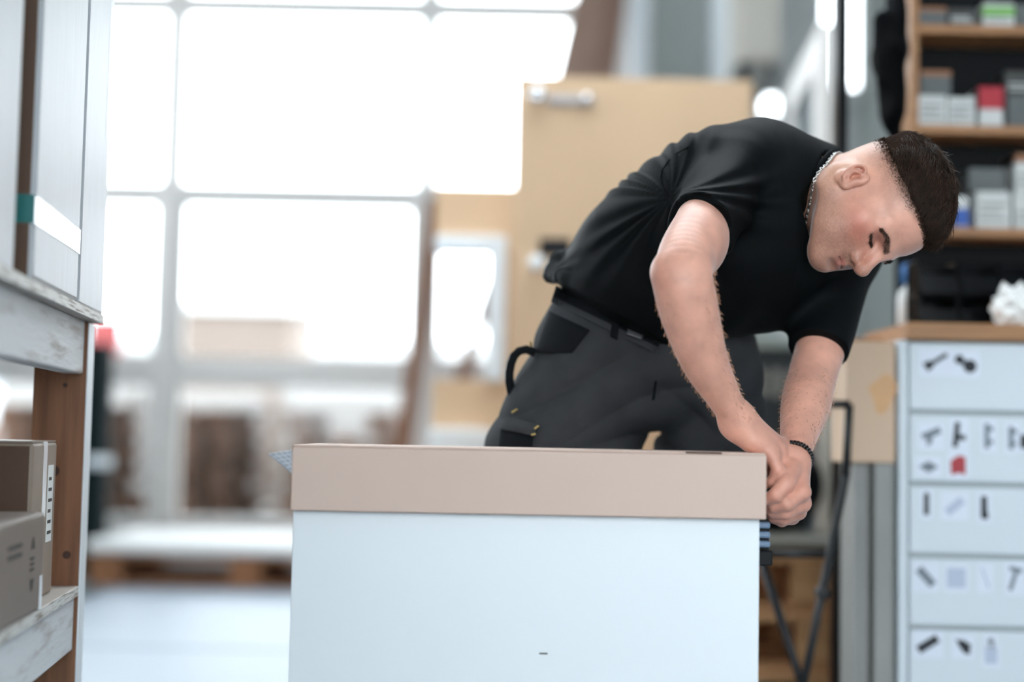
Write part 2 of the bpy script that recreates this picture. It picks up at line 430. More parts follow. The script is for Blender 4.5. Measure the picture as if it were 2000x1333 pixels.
# low pale brick building and sheds beyond the yard
bl_ = empty('brick_building', (-3.0, 19, -.02), 0, 'low pale brick building across the yard', 'building')
part('wall', M_brick, bl_, -7, 5.5, 0, 4, 0, 1.75)
part('roof', M_wall, bl_, -7.2, 5.7, -.25, 4.2, 1.75, 1.95)
for k in range(6):
    w_ = part('window', M_paper, bl_, -6.2+k*1.9, -5.0+k*1.9, -.03, .05, .75, 1.35)
    part('pane', mat('pale_pane', srgb(226, 236, 244), .1), w_, -6.1+k*1.9, -5.1+k*1.9, -.05, -.03, .82, 1.28)
sh = empty('container', (Y(540, 700, 15)[0], 15, -.02), 0, 'pale timber-clad container with flat roof in the yard', 'container')
part('body', mat('pale_cladding', srgb(120, 108, 100), .9, var=.05, scale=3), sh, -.9, .35, -.5, .5, 0, 1.95); part('roof', M_wall, sh, -.98, .43, -.58, .58, 1.95, 2.03)
tr_ = empty('trailer', (Y(840, 700, 16)[0], 16, -.02), 0, 'white flatbed trailer parked in the yard', 'trailer')
part('bed', M_white, tr_, -.8, .9, -.5, .5, .55, .75, bevel=.02); part('headboard', M_white, tr_, .8, .9, -.5, .5, .75, 1.3, bevel=.02)
for s in (-.35, .35): MB().lathe([(.05, -.08), (.26, -.08), (.28, -.05), (.28, .05), (.26, .08), (.05, .08)], 24, 'Y', (s, -.42, .28)).build('wheel', M_black, tr_, True)
sg = empty('sign', (Y(205, 675, 11.2)[0], 11.2, -.02), 0, 'small red sign on a grey post in the yard', 'sign')
part('post', M_grey, sg, -.03, .03, 0, .05, 0, 1.3); part('plate', mat('red_enamel', srgb(130, 40, 40), .5), sg, -.14, .14, -.03, 0, 1.3, 1.6, bevel=.01)
# timber planks leaning near the glazing
def plank(name, a, b, w, t, m, label, cat='plank'):
    a = np.asarray(a, float); b = np.asarray(b, float); z_ = nrm(b-a); x_ = np.array([1., 0, 0]); Mx = frame(z_, x_); Lp = np.linalg.norm(b-a)
    o = MB().box((0, 0, Lp/2), (w, t, Lp), None, .004, 1).build(name, m)
    o.matrix_world = Matrix([[*Mx[0], a[0]], [*Mx[1], a[1]], [*Mx[2], a[2]], [0, 0, 0, 1]])
    return tag(o, label, cat)
def lean(p_bot, yb, p_top, yt, w, t, m, label, cat='plank', name='plank'):
    gx = Y(*p_bot, yb); top = Y(*p_top, yt); dz = top-gx; k_ = gx[2]/dz[2]; foot = gx - dz*k_; foot[2] = .004+abs(t)*.3
    return plank(name, foot, top, w, t, m, label, cat)
lean((790, 860), 7.5, (852, 385), 7.62, .085, .03, M_pine, 'long brown plank leaning on the window beside the fibreboard')
lean((905, 735), 7.5, (985, 470), 7.62, .07, .03, M_pine, 'short brown plank leaning on the window behind the fibreboard cut-out')
lean((1122, 180), 7.25, (1176, -60), 7.5, .22, .04, mat('grey_brown_board', srgb(150, 124, 110), .7, var=.1, scale=4), 'wide grey-brown board leaning above the fibreboard panel')
lean((1178, 180), 7.15, (1208, -30), 7.38, .10, .05, mat('dull_brown_board', srgb(132, 104, 90), .7, var=.1, scale=4), 'darker brown board leaning beside the white pilaster')
# dark green post by the window, with a pale pipe bracket
e = empty('steel_post', (Y(178, 900, 6.9)[0], 6.9, 0), 0, 'dark green steel post behind the wooden rack', 'post')
part('column', M_dkgreen, e, -.08, .08, -.06, .06, 0, 1.12, bevel=.01); part('base_plate', M_dkgreen, e, -.1, .1, -.1, .1, 0, .015)
MB().tube([(0, -.08, .55), (.12, -.08, .55)], .028, 12).build('bracket', M_white, e, True)
# ------------------------------------------------------------------ pallet with foam, floor boards
pf = G(520, 1142); pxl, pxr = Y(176, 1100, 6.5)[0], Y(176, 1100, 6.5)[0]+1.42
p_ = pallet('pallet', 1.42, .8, ((pxl+pxr)/2, 6.9, 0), -.012, M_palletred, 'brown wooden pallet on the floor carrying the white foam slab')
o = MB().bx(-.74, .74, -.41, .41, 0, .06, bevel=.02, seg=3).build('foam_slab', M_paper, None, True); o.location = ((pxl+pxr)/2+.01, 6.9, .1445); o.rotation_euler[2] = -.012
tag(o, 'thick white foam slab lying on the brown pallet', 'foam slab')
M_sheet = mat('pale_blue_sheet', srgb(118, 132, 146), .45, var=.02, scale=3)
o = part('floor_sheet', M_sheet, None, -.85, .85, -.86, .86, 0, .012, bevel=.003); o.location = (-.87, 5.50, .001); tag(o, 'pale sheet on the floor next to the pallet', 'sheet')
o = part('floor_sheet', M_sheet, None, -.95, .95, -.86, .86, 0, .012, bevel=.003); o.location = (-.82, 3.76, .001); tag(o, 'pale sheet on the floor nearest the white panel', 'sheet')
o = part('rubber_mat', mat('dark_rubber', srgb(70, 80, 82), .8), None, -.3, .3, -.35, .35, 0, .02, bevel=.005); o.location = (-2.08, 5.95, .001); tag(o, 'dark rubber mat on the floor left of the pale sheet', 'mat')
# ------------------------------------------------------------------ big brown fibreboard panels
BY = 4.4
x0, x1, z0, z1 = face(1000, 1467, 152, 900, BY)
e = empty('fibreboard_panel', (x0, BY, 0), math.radians(.6), 'large brown fibreboard panel with a chrome handle behind the man', 'panel')
part('board', M_card, e, 0, x1-x0, 0, .03, .002, z1, bevel=.003)
hx, hz = wx(1040, BY)-x0, wz(190, BY, 1040)
h_ = MB().lathe([(.006, -.05), (.02, -.05), (.026, -.042), (.027, -.03), (.02, -.022), (.012, -.016), (.012, 0)], 20, 'Y', (hx, 0, hz)).build('knob', M_chrome, e, True)
h_ = MB().bx(hx+.03, hx+.18, -.012, 0, hz-.022, hz+.006, bevel=.004).build('handle_plate', mat('brushed_steel', srgb(150, 148, 150), .35, 1.0), e)
MB().lathe([(.012, -.03), (.014, -.024), (.012, -.012)], 16, 'Y', (hx+.155, 0, hz-.006)).build('bolt', M_chrome, h_, True)
part('lock_plate', M_black, e, wx(1050, BY)-x0, wx(1112, BY)-x0, -.012, 0, wz(501, BY, 1075), wz(466, BY, 1075), bevel=.003)
MB().lathe([(.004, -.05), (.018, -.05), (.024, -.04), (.024, -.03), (.012, -.02), (.012, 0)], 18, 'Y', (wx(1045, BY)-x0, 0, wz(516, BY, 1045))).build('knob', mat('white_knob', srgb(240, 244, 246), .15, spec=.8), e, True)
B2 = 4.75
x0, x1, z0, z1 = face(846, 1110, 366, 838, B2)
c0, c1, cz0, cz1 = face(832, 986, 462, 742, B2)
e = empty('cutout_panel', (x0, B2, z0), 0, 'brown fibreboard panel with a white-edged rectangular cut-out beside the man', 'panel')
rim_x = c1-x0
part('top_rail', M_card, e, 0, x1-x0, 0, .03, cz1-z0, z1-z0, bevel=.003)
part('bottom_rail', M_card, e, 0, x1-x0, 0, .03, 0, cz0-z0, bevel=.003)
part('side_board', M_card, e, rim_x, x1-x0, 0, .03, cz0-z0, cz1-z0)
part('edging', M_white, e, rim_x-.06, rim_x, -.03, .06, cz0-z0, cz1-z0, bevel=.004)
part('edging', M_white, e, 0, rim_x-.06, -.03, .06, cz1-z0-.055, cz1-z0, bevel=.004)
for s_, wds in ((0, 'left'), (1, 'right')):
    o = part('foam_block', M_paper, None, 0, (x1-x0)*.46, -.1, .2, 0, z0-.001, bevel=.01); o.location = (x0 + s_*(x1-x0)*.52, B2, 0)
    tag(o, 'white foam block under the cut-out panel, %s one of the two' % wds, 'block')
# ------------------------------------------------------------------ right background: wall unit, post, door
x0, x1, z0, z1 = face(1440, 1522, -140, 120, 7.0)
e = empty('wall_cabinet', (x0, 7.0, z0), 0, 'beige wall cabinet high above the fibreboard panel', 'cabinet')
part('body', mat('beige_paint', srgb(206, 200, 190), .6), e, 0, x1-x0, 0, .7, 0, z1-z0, bevel=.005)
part('door', mat('beige_paint', srgb(206, 200, 190), .6), e, .01, x1-x0-.01, -.02, 0, .01, z1-z0-.01, bevel=.004)
x0, x1, z0, z1 = face(1432, 1516, 122, 164, 6.9)
e = empty('heater', (x0, 6.9, z0), 0, 'dark grey unit mounted just under the beige wall cabinet', 'heater')
part('housing', M_grey, e, 0, x1-x0, .0, .8, 0, z1-z0, bevel=.02); part('grille', M_black, e, .01, .07, -.01, .01, .01, z1-z0-.01); part('grille', M_black, e, x1-x0-.06, x1-x0-.02, -.01, .01, .01, z1-z0-.01)
x0, x1, z0, z1 = face(1632, 1656, 0, 600, 3.36)
e = empty('black_post', (x0, 3.36, 0), 0, 'slim black post between the two bright window slots', 'post')
part('column', M_black, e, 0, x1-x0, 0, .05, 0, 2.6, bevel=.003); part('foot_plate', M_black, e, -.04, x1-x0+.04, -.04, .09, 0, .012)
# open white door leaf with glass
dA, dB = Y(1548, 300, 5.6), Y(1612, 300, 4.7)
ang = math.atan2(dB[1]-dA[1], dB[0]-dA[0]); dl = math.hypot(dB[0]-dA[0], dB[1]-dA[1]); dz_ = 2.12
e = empty('door_1', (dA[0], dA[1], 0), ang); e['kind'] = 'structure'
for q_ in ((0, .12, .01, dz_), (dl-.12, dl, .01, dz_), (.12, dl-.12, dz_-.13, dz_), (.12, dl-.12, .01, .22), (.12, dl-.12, .9, 1.0)): part('door_frame', M_frame, e, q_[0], q_[1], -.025, .025, q_[2], q_[3], bevel=.004)
part('pane', mat('dark_pane', srgb(96, 106, 112), .1), e, .12, dl-.12, -.005, .005, .22, .9); part('pane', mat('dark_pane', srgb(96, 106, 112), .1), e, .12, dl-.12, -.005, .005, 1.0, dz_-.13)
MB().tube([(dl-.06, -.03, 1.05), (dl-.06, -.07, 1.05), (dl-.18, -.07, 1.05)], .01, 8).build('door_handle', M_chrome, e, True)
# ------------------------------------------------------------------ the person
def I(x, y, z): return x*_r - y*_u + z*_f            # image axes (right, down, away) -> world
pA = P(1250, 1640, 2.52); FOOT = np.array([pA[0], pA[1], 0.0])
person = empty('person', FOOT, 0, 'man in black T-shirt and dark work trousers bending over the carton', 'person')
# head frame ---------------------------------------------------------------
HO = P(1686, 396, 2.28)
HR = nrm(I(-.30, -.45, -.84)); HU = I(.93, -.20, -.30); HU = nrm(HU - HR*np.dot(HU, HR)); HF = np.cross(HU, HR)
HM = np.stack([HR, HF, HU], 1)
def H(x, y, z): return HO + HM @ np.array([x, y, z], float)
def hcone(a, b, ra, rb, k=.01, op='u'): return cone(H(*a), H(*b), ra, rb, k, op)
def hell(c, r, k=.01, op='u', rot=None):
    M = HM if rot is None else HM @ np.array(Matrix.Rotation(rot[1], 3, rot[0]))
    return ell(H(*c), r, M, k, op)
def lerp(a, b, t): return a + (b-a)*t
NB = P(1560, 382, 2.37)                               # base of the neck
skin = []
skin += [hell((0, -.004, .050), (.0745, .097, .080)), hell((0, .040, .045), (.060, .053, .050), .03),
         hell((0, .047, -.018), (.055, .052, .056), .03), hell((0, .078, -.045), (.030, .025, .028), .025)]
for s in (1, -1):
    skin += [hcone((s*.050, .000, -.046), (s*.018, .076, -.076), .021, .018, .032),
             hcone((s*.055, .000, -.01), (s*.051, .000, -.046), .020, .020, .03),
             hell((s*.049, .056, -.004), (.021, .026, .017), .025), hell((s*.040, .052, -.040), (.024, .032, .034), .03)]
skin += [hell((0, .086, -.076), (.021, .017, .015), .02)]
JAW = [hcone((s*.058, .004, -.080), (s*.036, .052, -.104), .011, .011, .016, 's') for s in (1, -1)]
for s in (1, -1):
    skin += [hcone((s*.011, .0965, .0225), (s*.046, .0800, .0225), .0102, .0085, .012)]
for s in (1, -1):
    skin += [hell((s*.030, .103, .0085), (.0175, .0185, .0100), .009, 's'),
             hell((s*.0315, .0752, .0080), (.0145, .0128, .0120), .004),
             hcone((s*.018, .0870, .0045), (s*.032, .0895, .0025), .0018, .0022, .003),
             hcone((s*.032, .0895, .0025), (s*.045, .0820, .0055), .0022, .0018, .003),
             hcone((s*.019, .0870, -.0010), (s*.033, .0880, -.0045), .0022, .0026, .006),
             hcone((s*.033, .0880, -.0045), (s*.045, .0800, .0000), .0026, .0020, .006)]
skin += [hcone((0, .0935, .022), (0, .1215, -.018), .0070, .0098, .014), hell((0, .1215, -.020), (.0100, .0095, .0095), .008),
         hcone((0, .118, -.026), (0, .100, -.036), .0050, .0050, .008)]
for s in (1, -1):
    skin += [hell((s*.0125, .1055, -.0255), (.0072, .0105, .0078), .006), hell((s*.0062, .1130, -.0335), (.0034, .0055, .0032), .003, 's'),
             hcone((s*.0155, .100, -.020), (s*.028, .080, -.050), .002, .002, .012)]
for s in (1, -1):
    skin += [hcone((0, .1030, -.0465), (s*.024, .0915, -.0505), .0052, .0028, .006),
             hcone((0, .1015, -.0555), (s*.021, .0915, -.0525), .0060, .0030, .006),
             hcone((0, .1095, -.0507), (s*.026, .0950, -.0515), .0016, .0013, .003, 's')]
skin += [hell((0, .1050, -.0650), (.016, .006, .0040), .010, 's')]
def ear(s):
    out = [hell((s*.079, -.010, -.004), (.0075, .0155, .0265), .006, 'u', ('X', -.22))]
    rim = []
    for k in range(12):
        a = math.radians(-40 + k*19.0)
        rim.append(H(s*(.0865 + .004*math.sin(max(0, a))), -.0085 - .0175*math.sin(a)*1.0 + (-.003 if a < 0 else 0) + .006*math.cos(a)*0, .002 + .0265*math.cos(a)*1.0))
    # rim runs from the front top, over the back, down to the lobe
    out += chain(rim, [.0020, .0026, .0030, .0032, .0032, .0032, .0032, .0030, .0028, .0028, .0028, .0028], .0035)
    out += [hell((s*.0805, -.001, -.0265), (.0055, .0075, .0085), .006)]
    out += [hell((s*.0885, -.006, -.004), (.0065, .0085, .0125), .004, 's'), hell((s*.0895, -.011, .013), (.0050, .0065, .0085), .004, 's')]
    ah = [H(s*.086, -.005, .014), H(s*.0875, -.013, .010), H(s*.0885, -.0175, 0), H(s*.087, -.0150, -.012), H(s*.085, -.008, -.0175)]
    out += chain(ah, [.0022, .0027, .0030, .0028, .0026], .004)
    out += [hell((s*.0825, .0035, -.0055), (.0040, .0042, .0065), .004)]
    return out
_H0 = H
def H(x, y, z): return _H0(np.sign(x)*(.0765+(abs(x)-.0765)*.92+.0025), .004 + .66*(.93*(y+.008) - .37*z), -.006 + .66*(.37*(y+.008) + .93*z))
_e = ear(1) + ear(-1)
H = _H0
skin += _e
# neck
skin += [elcone(H(0, -.030, -.005), lerp(H(0, -.03, -.005), NB, .86), HR, .056, .060, .058, .058, .030),
         cone(H(.060, -.024, -.030), P(1566, 425, 2.325), .016, .012, .024),
         cone(H(0, .020, -.055), P(1556, 425, 2.375), .028, .030, .018)]
skin += JAW
# shoulders, arms
RS, RE, RW = P(1392, 392, 2.28), P(1330, 528, 2.035), P(1440, 824, 2.12)
RF = [P(1344, 600, 2.05), P(1374, 700, 2.08), P(1409, 768, 2.105)]
LS, LE, LW = P(1650, 520, 2.50), P(1586, 738, 2.33), P(1549, 900, 2.145)
CH = P(1480, 440, 2.42)
skin += [cone(NB, CH, .045, .08, .04), cone(CH, RS, .07, .045, .03), cone(CH, LS, .07, .040, .03), cone(CH, P(1220, 640, 2.5), .09, .09, .04)]
ev = nrm(RE-RS); fv = nrm(RW-RE)
skin += eltube([RS, lerp(RS, RE, .5) + D(1, .2)*.004, lerp(RS, RE, .82), RE + fv*.012, RF[0], RF[1], RF[2], RW], D(1, -.2),
               [.042, .0435, .0425, .0415, .0430, .0350, .0265, .0205], [.048, .052, .046, .041, .044, .038, .032, .027], .03)
skin += [ell(lerp(RS, RE, .62) + D(1, .55)*.010, (.028, .036, .046), frame(ev, D(1, 0)), .03),
         cone(RE + D(-1, .1)*.020, RE + D(-1, .1)*.016 + fv*.016, .0205, .021, .022),
         ell(RW + D(1, -.35)*.016 - fv*.012, (.0085, .010, .013), frame(fv, D(1, 0)), .014)]
ev2 = nrm(LE-LS); fv2 = nrm(LW-LE)
skin += eltube([LS, lerp(LS, LE, .6), LE, lerp(LE, LW, .35), lerp(LE, LW, .72), LW], D(1, .25), [.046, .042, .0395, .0390, .0285, .0220], [.048, .044, .041, .041, .032, .026], .03)
# right hand: resting on the carton, fingers bent down over its end
R_m = {'pinky': P(1506, 886, 2.105), 'ring': P(1520, 880, 2.122), 'middle': P(1529, 878, 2.143), 'index': P(1528, 880, 2.166)}
for n_, r_ in (('pinky', .0125), ('ring', .0130), ('middle', .0135), ('index', .0140)):
    skin.append(cone(RW + nrm(R_m[n_]-RW)*.004, R_m[n_], .0185, r_, .014))
skin += [cone(RW, P(1466, 862, 2.108), .020, .0145, .02), cone(RW, P(1475, 852, 2.16), .019, .015, .02)]
def fing(pts, rs, k=.0025): return chain(pts, rs, .0035, .006)
skin += fing([R_m['pinky'], P(1520, 918, 2.098), P(1509, 940, 2.104), P(1492, 949, 2.115)], [.0112, .0095, .0082, .0068])
skin += fing([R_m['ring'], P(1534, 932, 2.116), P(1519, 964, 2.120), P(1497, 982, 2.128)], [.0115, .0100, .0088, .0074])
skin += fing([R_m['middle'], P(1543, 935, 2.139), P(1528, 970, 2.142), P(1500, 990, 2.150)], [.0118, .0102, .0090, .0076])
skin += fing([R_m['index'], P(1543, 930, 2.163), P(1530, 965, 2.166), P(1505, 980, 2.172)], [.0118, .0100, .0088, .0076])
skin += fing([P(1478, 852, 2.165), P(1498, 868, 2.19), P(1508, 895, 2.20), P(1502, 920, 2.195)], [.0140, .0120, .0108, .0090])
# left hand: a loose fist under the end of the carton, thumb side to the camera
L_m = {'index': P(1566, 962, 2.105), 'middle': P(1567, 984, 2.122), 'ring': P(1559, 1000, 2.142), 'pinky': P(1547, 1010, 2.162)}
for n_, r_ in (('index', .0128), ('middle', .0128), ('ring', .0120), ('pinky', .0115)):
    skin.append(cone(LW, L_m[n_], .0190, r_, .014))
skin += fing([L_m['index'], P(1537, 985, 2.085), P(1514, 990, 2.098), P(1497, 978, 2.112)], [.0125, .0105, .0090, .0075])
skin += fing([L_m['middle'], P(1536, 1001, 2.100), P(1512, 1001, 2.112), P(1497, 990, 2.125)], [.0120, .0105, .0090, .0075])
skin += fing([L_m['ring'], P(1532, 1012, 2.125), P(1510, 1009, 2.135), P(1499, 999, 2.145)], [.0112, .0098, .0085, .0072])
skin += fing([L_m['pinky'], P(1527, 1018, 2.150), P(1512, 1013, 2.155), P(1503, 1005, 2.160)], [.0102, .0088, .0078, .0068])
skin += fing([P(1545, 918, 2.118), P(1535, 945, 2.090), P(1517, 967, 2.082), P(1500, 975, 2.092)], [.0165, .0130, .0112, .0092])
v, f = isosurface(skin, .0018)
me = np_mesh('body', v - FOOT, f)
# pigment: stubble, lips, brows, clipped sides of the head, flushed cheek and ear; plus painted shade in sockets and nostrils
L = (v - HO) @ HM; x, y, z = L.T; ax_ = np.abs(x)
def sm(a, b, t): t = np.clip((t-a)/(b-a), 0, 1); return t*t*(3-2*t)
def blob(c, r): return np.exp(-(((ax_-c[0])/r[0])**2 + ((y-c[1])/r[1])**2 + ((z-c[2])/r[2])**2))
inhead = (np.linalg.norm(L - np.array([0, .02, .02]), axis=1) < .17)
rng = np.random.default_rng(4)
col = np.tile(np.array(srgb(226, 168, 146)), (len(v), 1))
def mix(c, w): 
    global col
    w = np.clip(w, 0, 1)[:, None]; col = col*(1-w) + np.array(c)*w
zb = .056 + .2*y + .8*y*y
neckw = inhead*sm(.05, -.02, z)*sm(.03, -.02, y)
mix(srgb(205, 158, 128), .5*neckw)
mix(srgb(205, 110, 92), inhead*(.95*blob((.046, .070, -.016), (.028, .03, .022)) + .35*blob((.012, .112, -.02), (.012, .02, .02))))
mix(srgb(205, 120, 100), inhead*.55*blob((.089, .003, -.006), (.012, .018, .026)))
grain = rng.uniform(.55, 1.0, len(v))
beard = inhead*sm(-.004, -.048, z + .35*np.clip(.055-y, -.1, .1))*sm(-.030, .020, y)*sm(-.125, -.095, z)
mus = inhead*blob((.013, .102, -.0395), (.015, .014, .0050))
side = inhead*sm(.03, -.005, np.abs(y-.012))*sm(-.04, -.02, z)*sm(.03, .0, z)*sm(.055, .065, ax_)*.5
mix(srgb(132, 98, 78), np.clip(.62*beard + 1.0*mus + side*.6, 0, .85)*grain)
fade = inhead*sm(zb-.050, zb-.002, z)*sm(.075, .045, y)*sm(-.02, .03, z+.0*y)
mix(srgb(112, 84, 68), .55*fade*grain)
mix(srgb(70, 52, 44), .75*inhead*sm(zb-.014, zb+.002, z)*sm(.085, .075, y - .1*0)*grain)
lips = inhead*(blob((.0, .104, -.0468), (.019, .012, .0036)) + blob((.0, .103, -.0552), (.017, .012, .0044)))
mix(srgb(160, 84, 78), .85*np.clip(lips, 0, 1)*sm(.086, .094, y))
browc = .0205 + .0045*sm(.012, .034, ax_) - .005*sm(.036, .05, ax_)
brow = inhead*np.clip(1.4*np.exp(-((z-browc)/(.0046-.0012*sm(.022, .05, ax_)))**2), 0, 1)*sm(.007, .012, ax_)*sm(.056, .047, ax_)*(y > .06)
mix(srgb(48, 36, 30), .92*brow*rng.uniform(.7, 1, len(v)))
lash = inhead*np.exp(-((z-(.0012+.0025*sm(.03, .046, ax_)))/.0030)**2)*sm(.014, .019, ax_)*sm(.047, .043, ax_)*(y > .075)
mix(srgb(34, 22, 18), 1.0*lash)
socket_shade = inhead*blob((.030, .088, .011), (.015, .014, .010))
mix(srgb(150, 88, 76), .6*socket_shade)  # shade under the brow painted into the skin colour
nostril_shade = inhead*blob((.0064, .113, -.0335), (.0042, .006, .0036)); mix(srgb(60, 28, 24), np.clip(1.3*nostril_shade, 0, 1))  # dark of the nostril hollows painted in
hands = np.exp(-(np.linalg.norm(v-P(1535, 950, 2.12), axis=1)/.085)**2)
mix(srgb(205, 140, 122), .55*hands)
elb = np.exp(-(np.linalg.norm(v-P(1285, 545, 2.02), axis=1)/.030)**2); mix(srgb(186, 122, 102), .5*elb)
att = me.color_attributes.new('pigment', 'FLOAT_COLOR', 'POINT')
att.data.foreach_set('color', np.concatenate([col, np.ones((len(v), 1))], 1).astype(np.float32).ravel())
ms = bpy.data.materials.new('skin'); ms.use_nodes = True; nt = ms.node_tree; b = nt.nodes['Principled BSDF']
an = nt.nodes.new('ShaderNodeAttribute'); an.attribute_name = 'pigment'
tc = nt.nodes.new('ShaderNodeTexCoord'); nz = nt.nodes.new('ShaderNodeTexNoise'); nz.inputs['Scale'].default_value = 38; nz.inputs['Detail'].default_value = 6
nt.links.new(tc.outputs['Object'], nz.inputs[0])
hs = nt.nodes.new('ShaderNodeHueSaturation'); mr = nt.nodes.new('ShaderNodeMapRange')
mr.inputs[1].default_value = .3; mr.inputs[2].default_value = .7; mr.inputs[3].default_value = .86; mr.inputs[4].default_value = 1.08
nt.links.new(nz.outputs[0], mr.inputs[0]); nt.links.new(mr.outputs[0], hs.inputs['Value']); nt.links.new(an.outputs['Color'], hs.inputs['Color'])
nt.links.new(hs.outputs[0], b.inputs['Base Color'])
b.inputs['Roughness'].default_value = .42; b.inputs['Specular IOR Level'].default_value = .5
b.inputs['Sheen Weight'].default_value = .45; b.inputs['Sheen Roughness'].default_value = .25
b.inputs['Subsurface Weight'].default_value = .12; b.inputs['Subsurface Radius'].default_value = (.012, .005, .003); b.inputs['Subsurface Scale'].default_value = .6
nb = nt.nodes.new('ShaderNodeTexNoise'); nb.inputs['Scale'].default_value = 420; nb.inputs['Detail'].default_value = 4; nt.links.new(tc.outputs['Object'], nb.inputs[0])
bp = nt.nodes.new('ShaderNodeBump'); bp.inputs['Strength'].default_value = .22; bp.inputs['Distance'].default_value = .002
nt.links.new(nb.outputs[0], bp.inputs['Height']); nt.links.new(bp.outputs[0], b.inputs['Normal'])
link('body', me, ms, person)
# fine hair on the forearms
e1_ = v[f[:, 1]]-v[f[:, 0]]; e2_ = v[f[:, 2]]-v[f[:, 0]]; fn_ = np.cross(e1_, e2_); vn_ = np.zeros_like(v)
for k_ in range(4): np.add.at(vn_, f[:, k_], fn_)
vn_ /= np.linalg.norm(vn_, axis=1)[:, None] + 1e-12
def segd(a, b): t_ = np.clip((v-a) @ (b-a)/((b-a) @ (b-a)), 0, 1); return np.linalg.norm(v-a-t_[:, None]*(b-a), axis=1), t_
AV, AF = [], []
for a_, b_, n_ in ((RE, RW, 800), (LE, LW, 700)):
    dd_, tt_ = segd(a_, b_); cand_ = np.where((dd_ < .062) & (tt_ > .08) & (tt_ < .97))[0]; cand_ = rng.choice(cand_, n_)
    ax2 = nrm(b_-a_); n2 = vn_[cand_]; d2 = ax2*.8 + n2*.45 + rng.normal(0, .22, (n_, 3)); d2 /= np.linalg.norm(d2, axis=1)[:, None]
    w2 = np.cross(n2, d2); w2 /= np.linalg.norm(w2, axis=1)[:, None] + 1e-9; l2 = rng.uniform(.005, .010, n_)[:, None]; p2 = v[cand_]
    b2 = len(AV)*0 + sum(len(q_) for q_ in AV)
    AV.append(np.stack([p2-w2*.00008, p2+w2*.00008, p2+d2*l2*.6+n2*.0006+w2*.00006, p2+d2*l2-n2*.0006], 1).reshape(-1, 3))
    bb = np.arange(n_)[:, None]*4 + b2; AF.append(np.concatenate([bb, bb+1, bb+2, bb+3], 1))
tag(link('arm_hair', np_mesh('arm_hair', np.concatenate(AV)-FOOT, np.concatenate(AF)), mat('arm_hair', srgb(196, 146, 116), .5), person), kind='stuff')
# hair ----------------------------------------------------------------------
hairm = mat('hair', srgb(58, 42, 33), .5, var=.45, scale=90, spec=.25)
SKU = hell((0, -.004, .050), (.0745, .097, .080)); SK2 = hell((0, .040, .045), (.060, .053, .050))
def zline(yy): return .056 + .2*yy + .8*yy*yy
def hairf(X):
    q = (X-HO) @ HM; up = q[:, 2]-zline(q[:, 1]) - .003 + .0010*np.sin(q[:, 1]*150)
    t = np.clip(up/.045, 0, 1); t = t*t*(3-2*t)
    th = .0008 + .0125*t + .004*t*np.clip(q[:, 1]/.09, 0, 1)
    d = smin(SKU.f(X), SK2.f(X), .03) - th
    return np.maximum(d, -up)
hv, hf = isosurface([Prim(hairf, H(0, 0, .06), .14, 'u', .001)], .0024)
hair = link('hair', np_mesh('hair', hv-FOOT, hf), mat('hair_base', srgb(44, 32, 26), .95, spec=.02), person)
q = (hv-HO) @ HM
nrmv = (q-np.array([0, 0, .040]))/np.array([.079, .10, .09])**2; nrmv /= np.linalg.norm(nrmv, axis=1)[:, None]
up_ = q[:, 2]-zline(q[:, 1])
outer = evaluate([SKU, SK2], hv) > .0006
ok = np.where((up_ > .0008) & outer & (nrmv[:, 2] > -.3))[0]
NS = 17000; nseg = 5
pick = rng.choice(ok, NS, replace=True)
fly = (rng.random(NS) < .02)
p = q[pick] + rng.normal(0, .0012, (NS, 3)); n0 = nrmv[pick]; up = up_[pick]
clump = np.sin(p[:, 0]*170 + 4*np.sin(p[:, 1]*55))*.35 + np.sin(p[:, 1]*120+p[:, 0]*60)*.2
back = np.clip((-.045-p[:, 1])/.03, 0, 1)
cx_ = .35*p[:, 0]/.07 + clump + rng.normal(0, .16, NS)
comb = np.stack([cx_, .95 - 1.3*back + rng.normal(0, .12, NS), -.12 + .7*back + rng.normal(0, .10, NS)], 1)
comb -= n0*np.sum(comb*n0, 1)[:, None]; comb /= np.linalg.norm(comb, axis=1)[:, None] + 1e-9
t = np.clip(up/.04, .0, 1)
ln = (.005 + .020*t + .012*t*rng.random(NS))*(1-.45*back)
lift = rng.uniform(.05, .34, NS) + .25*back*rng.random(NS) + .10*(1-t) + fly*.5
d0 = comb + n0*lift[:, None]; d0 /= np.linalg.norm(d0, axis=1)[:, None]
w = np.cross(n0, d0); w /= np.linalg.norm(w, axis=1)[:, None] + 1e-9
pos = p - n0*.0025; rad = rng.uniform(.00035, .0006, NS)
rings = []
for s_ in range(nseg):
    tt = s_/(nseg-1); rr = (rad*(1-.85*tt**2))[:, None]
    rings.append(np.stack([pos + rr*(math.cos(a_)*w + math.sin(a_)*n0) for a_ in (0, 2.094, 4.189)], 1))
    d0 = d0 - n0*.13; d0 /= np.linalg.norm(d0, axis=1)[:, None]; pos = pos + d0*(ln/(nseg-1))[:, None]
SV = np.stack(rings, 1).reshape(-1, 3) @ HM.T + HO
b0 = np.arange(NS)[:, None]*(nseg*3)
SF = np.concatenate([np.concatenate([b0+A+a_, b0+A+(a_+1) % 3, b0+A+3+(a_+1) % 3, b0+A+3+a_], 1) for A in range(0, (nseg-1)*3, 3) for a_ in range(3)])
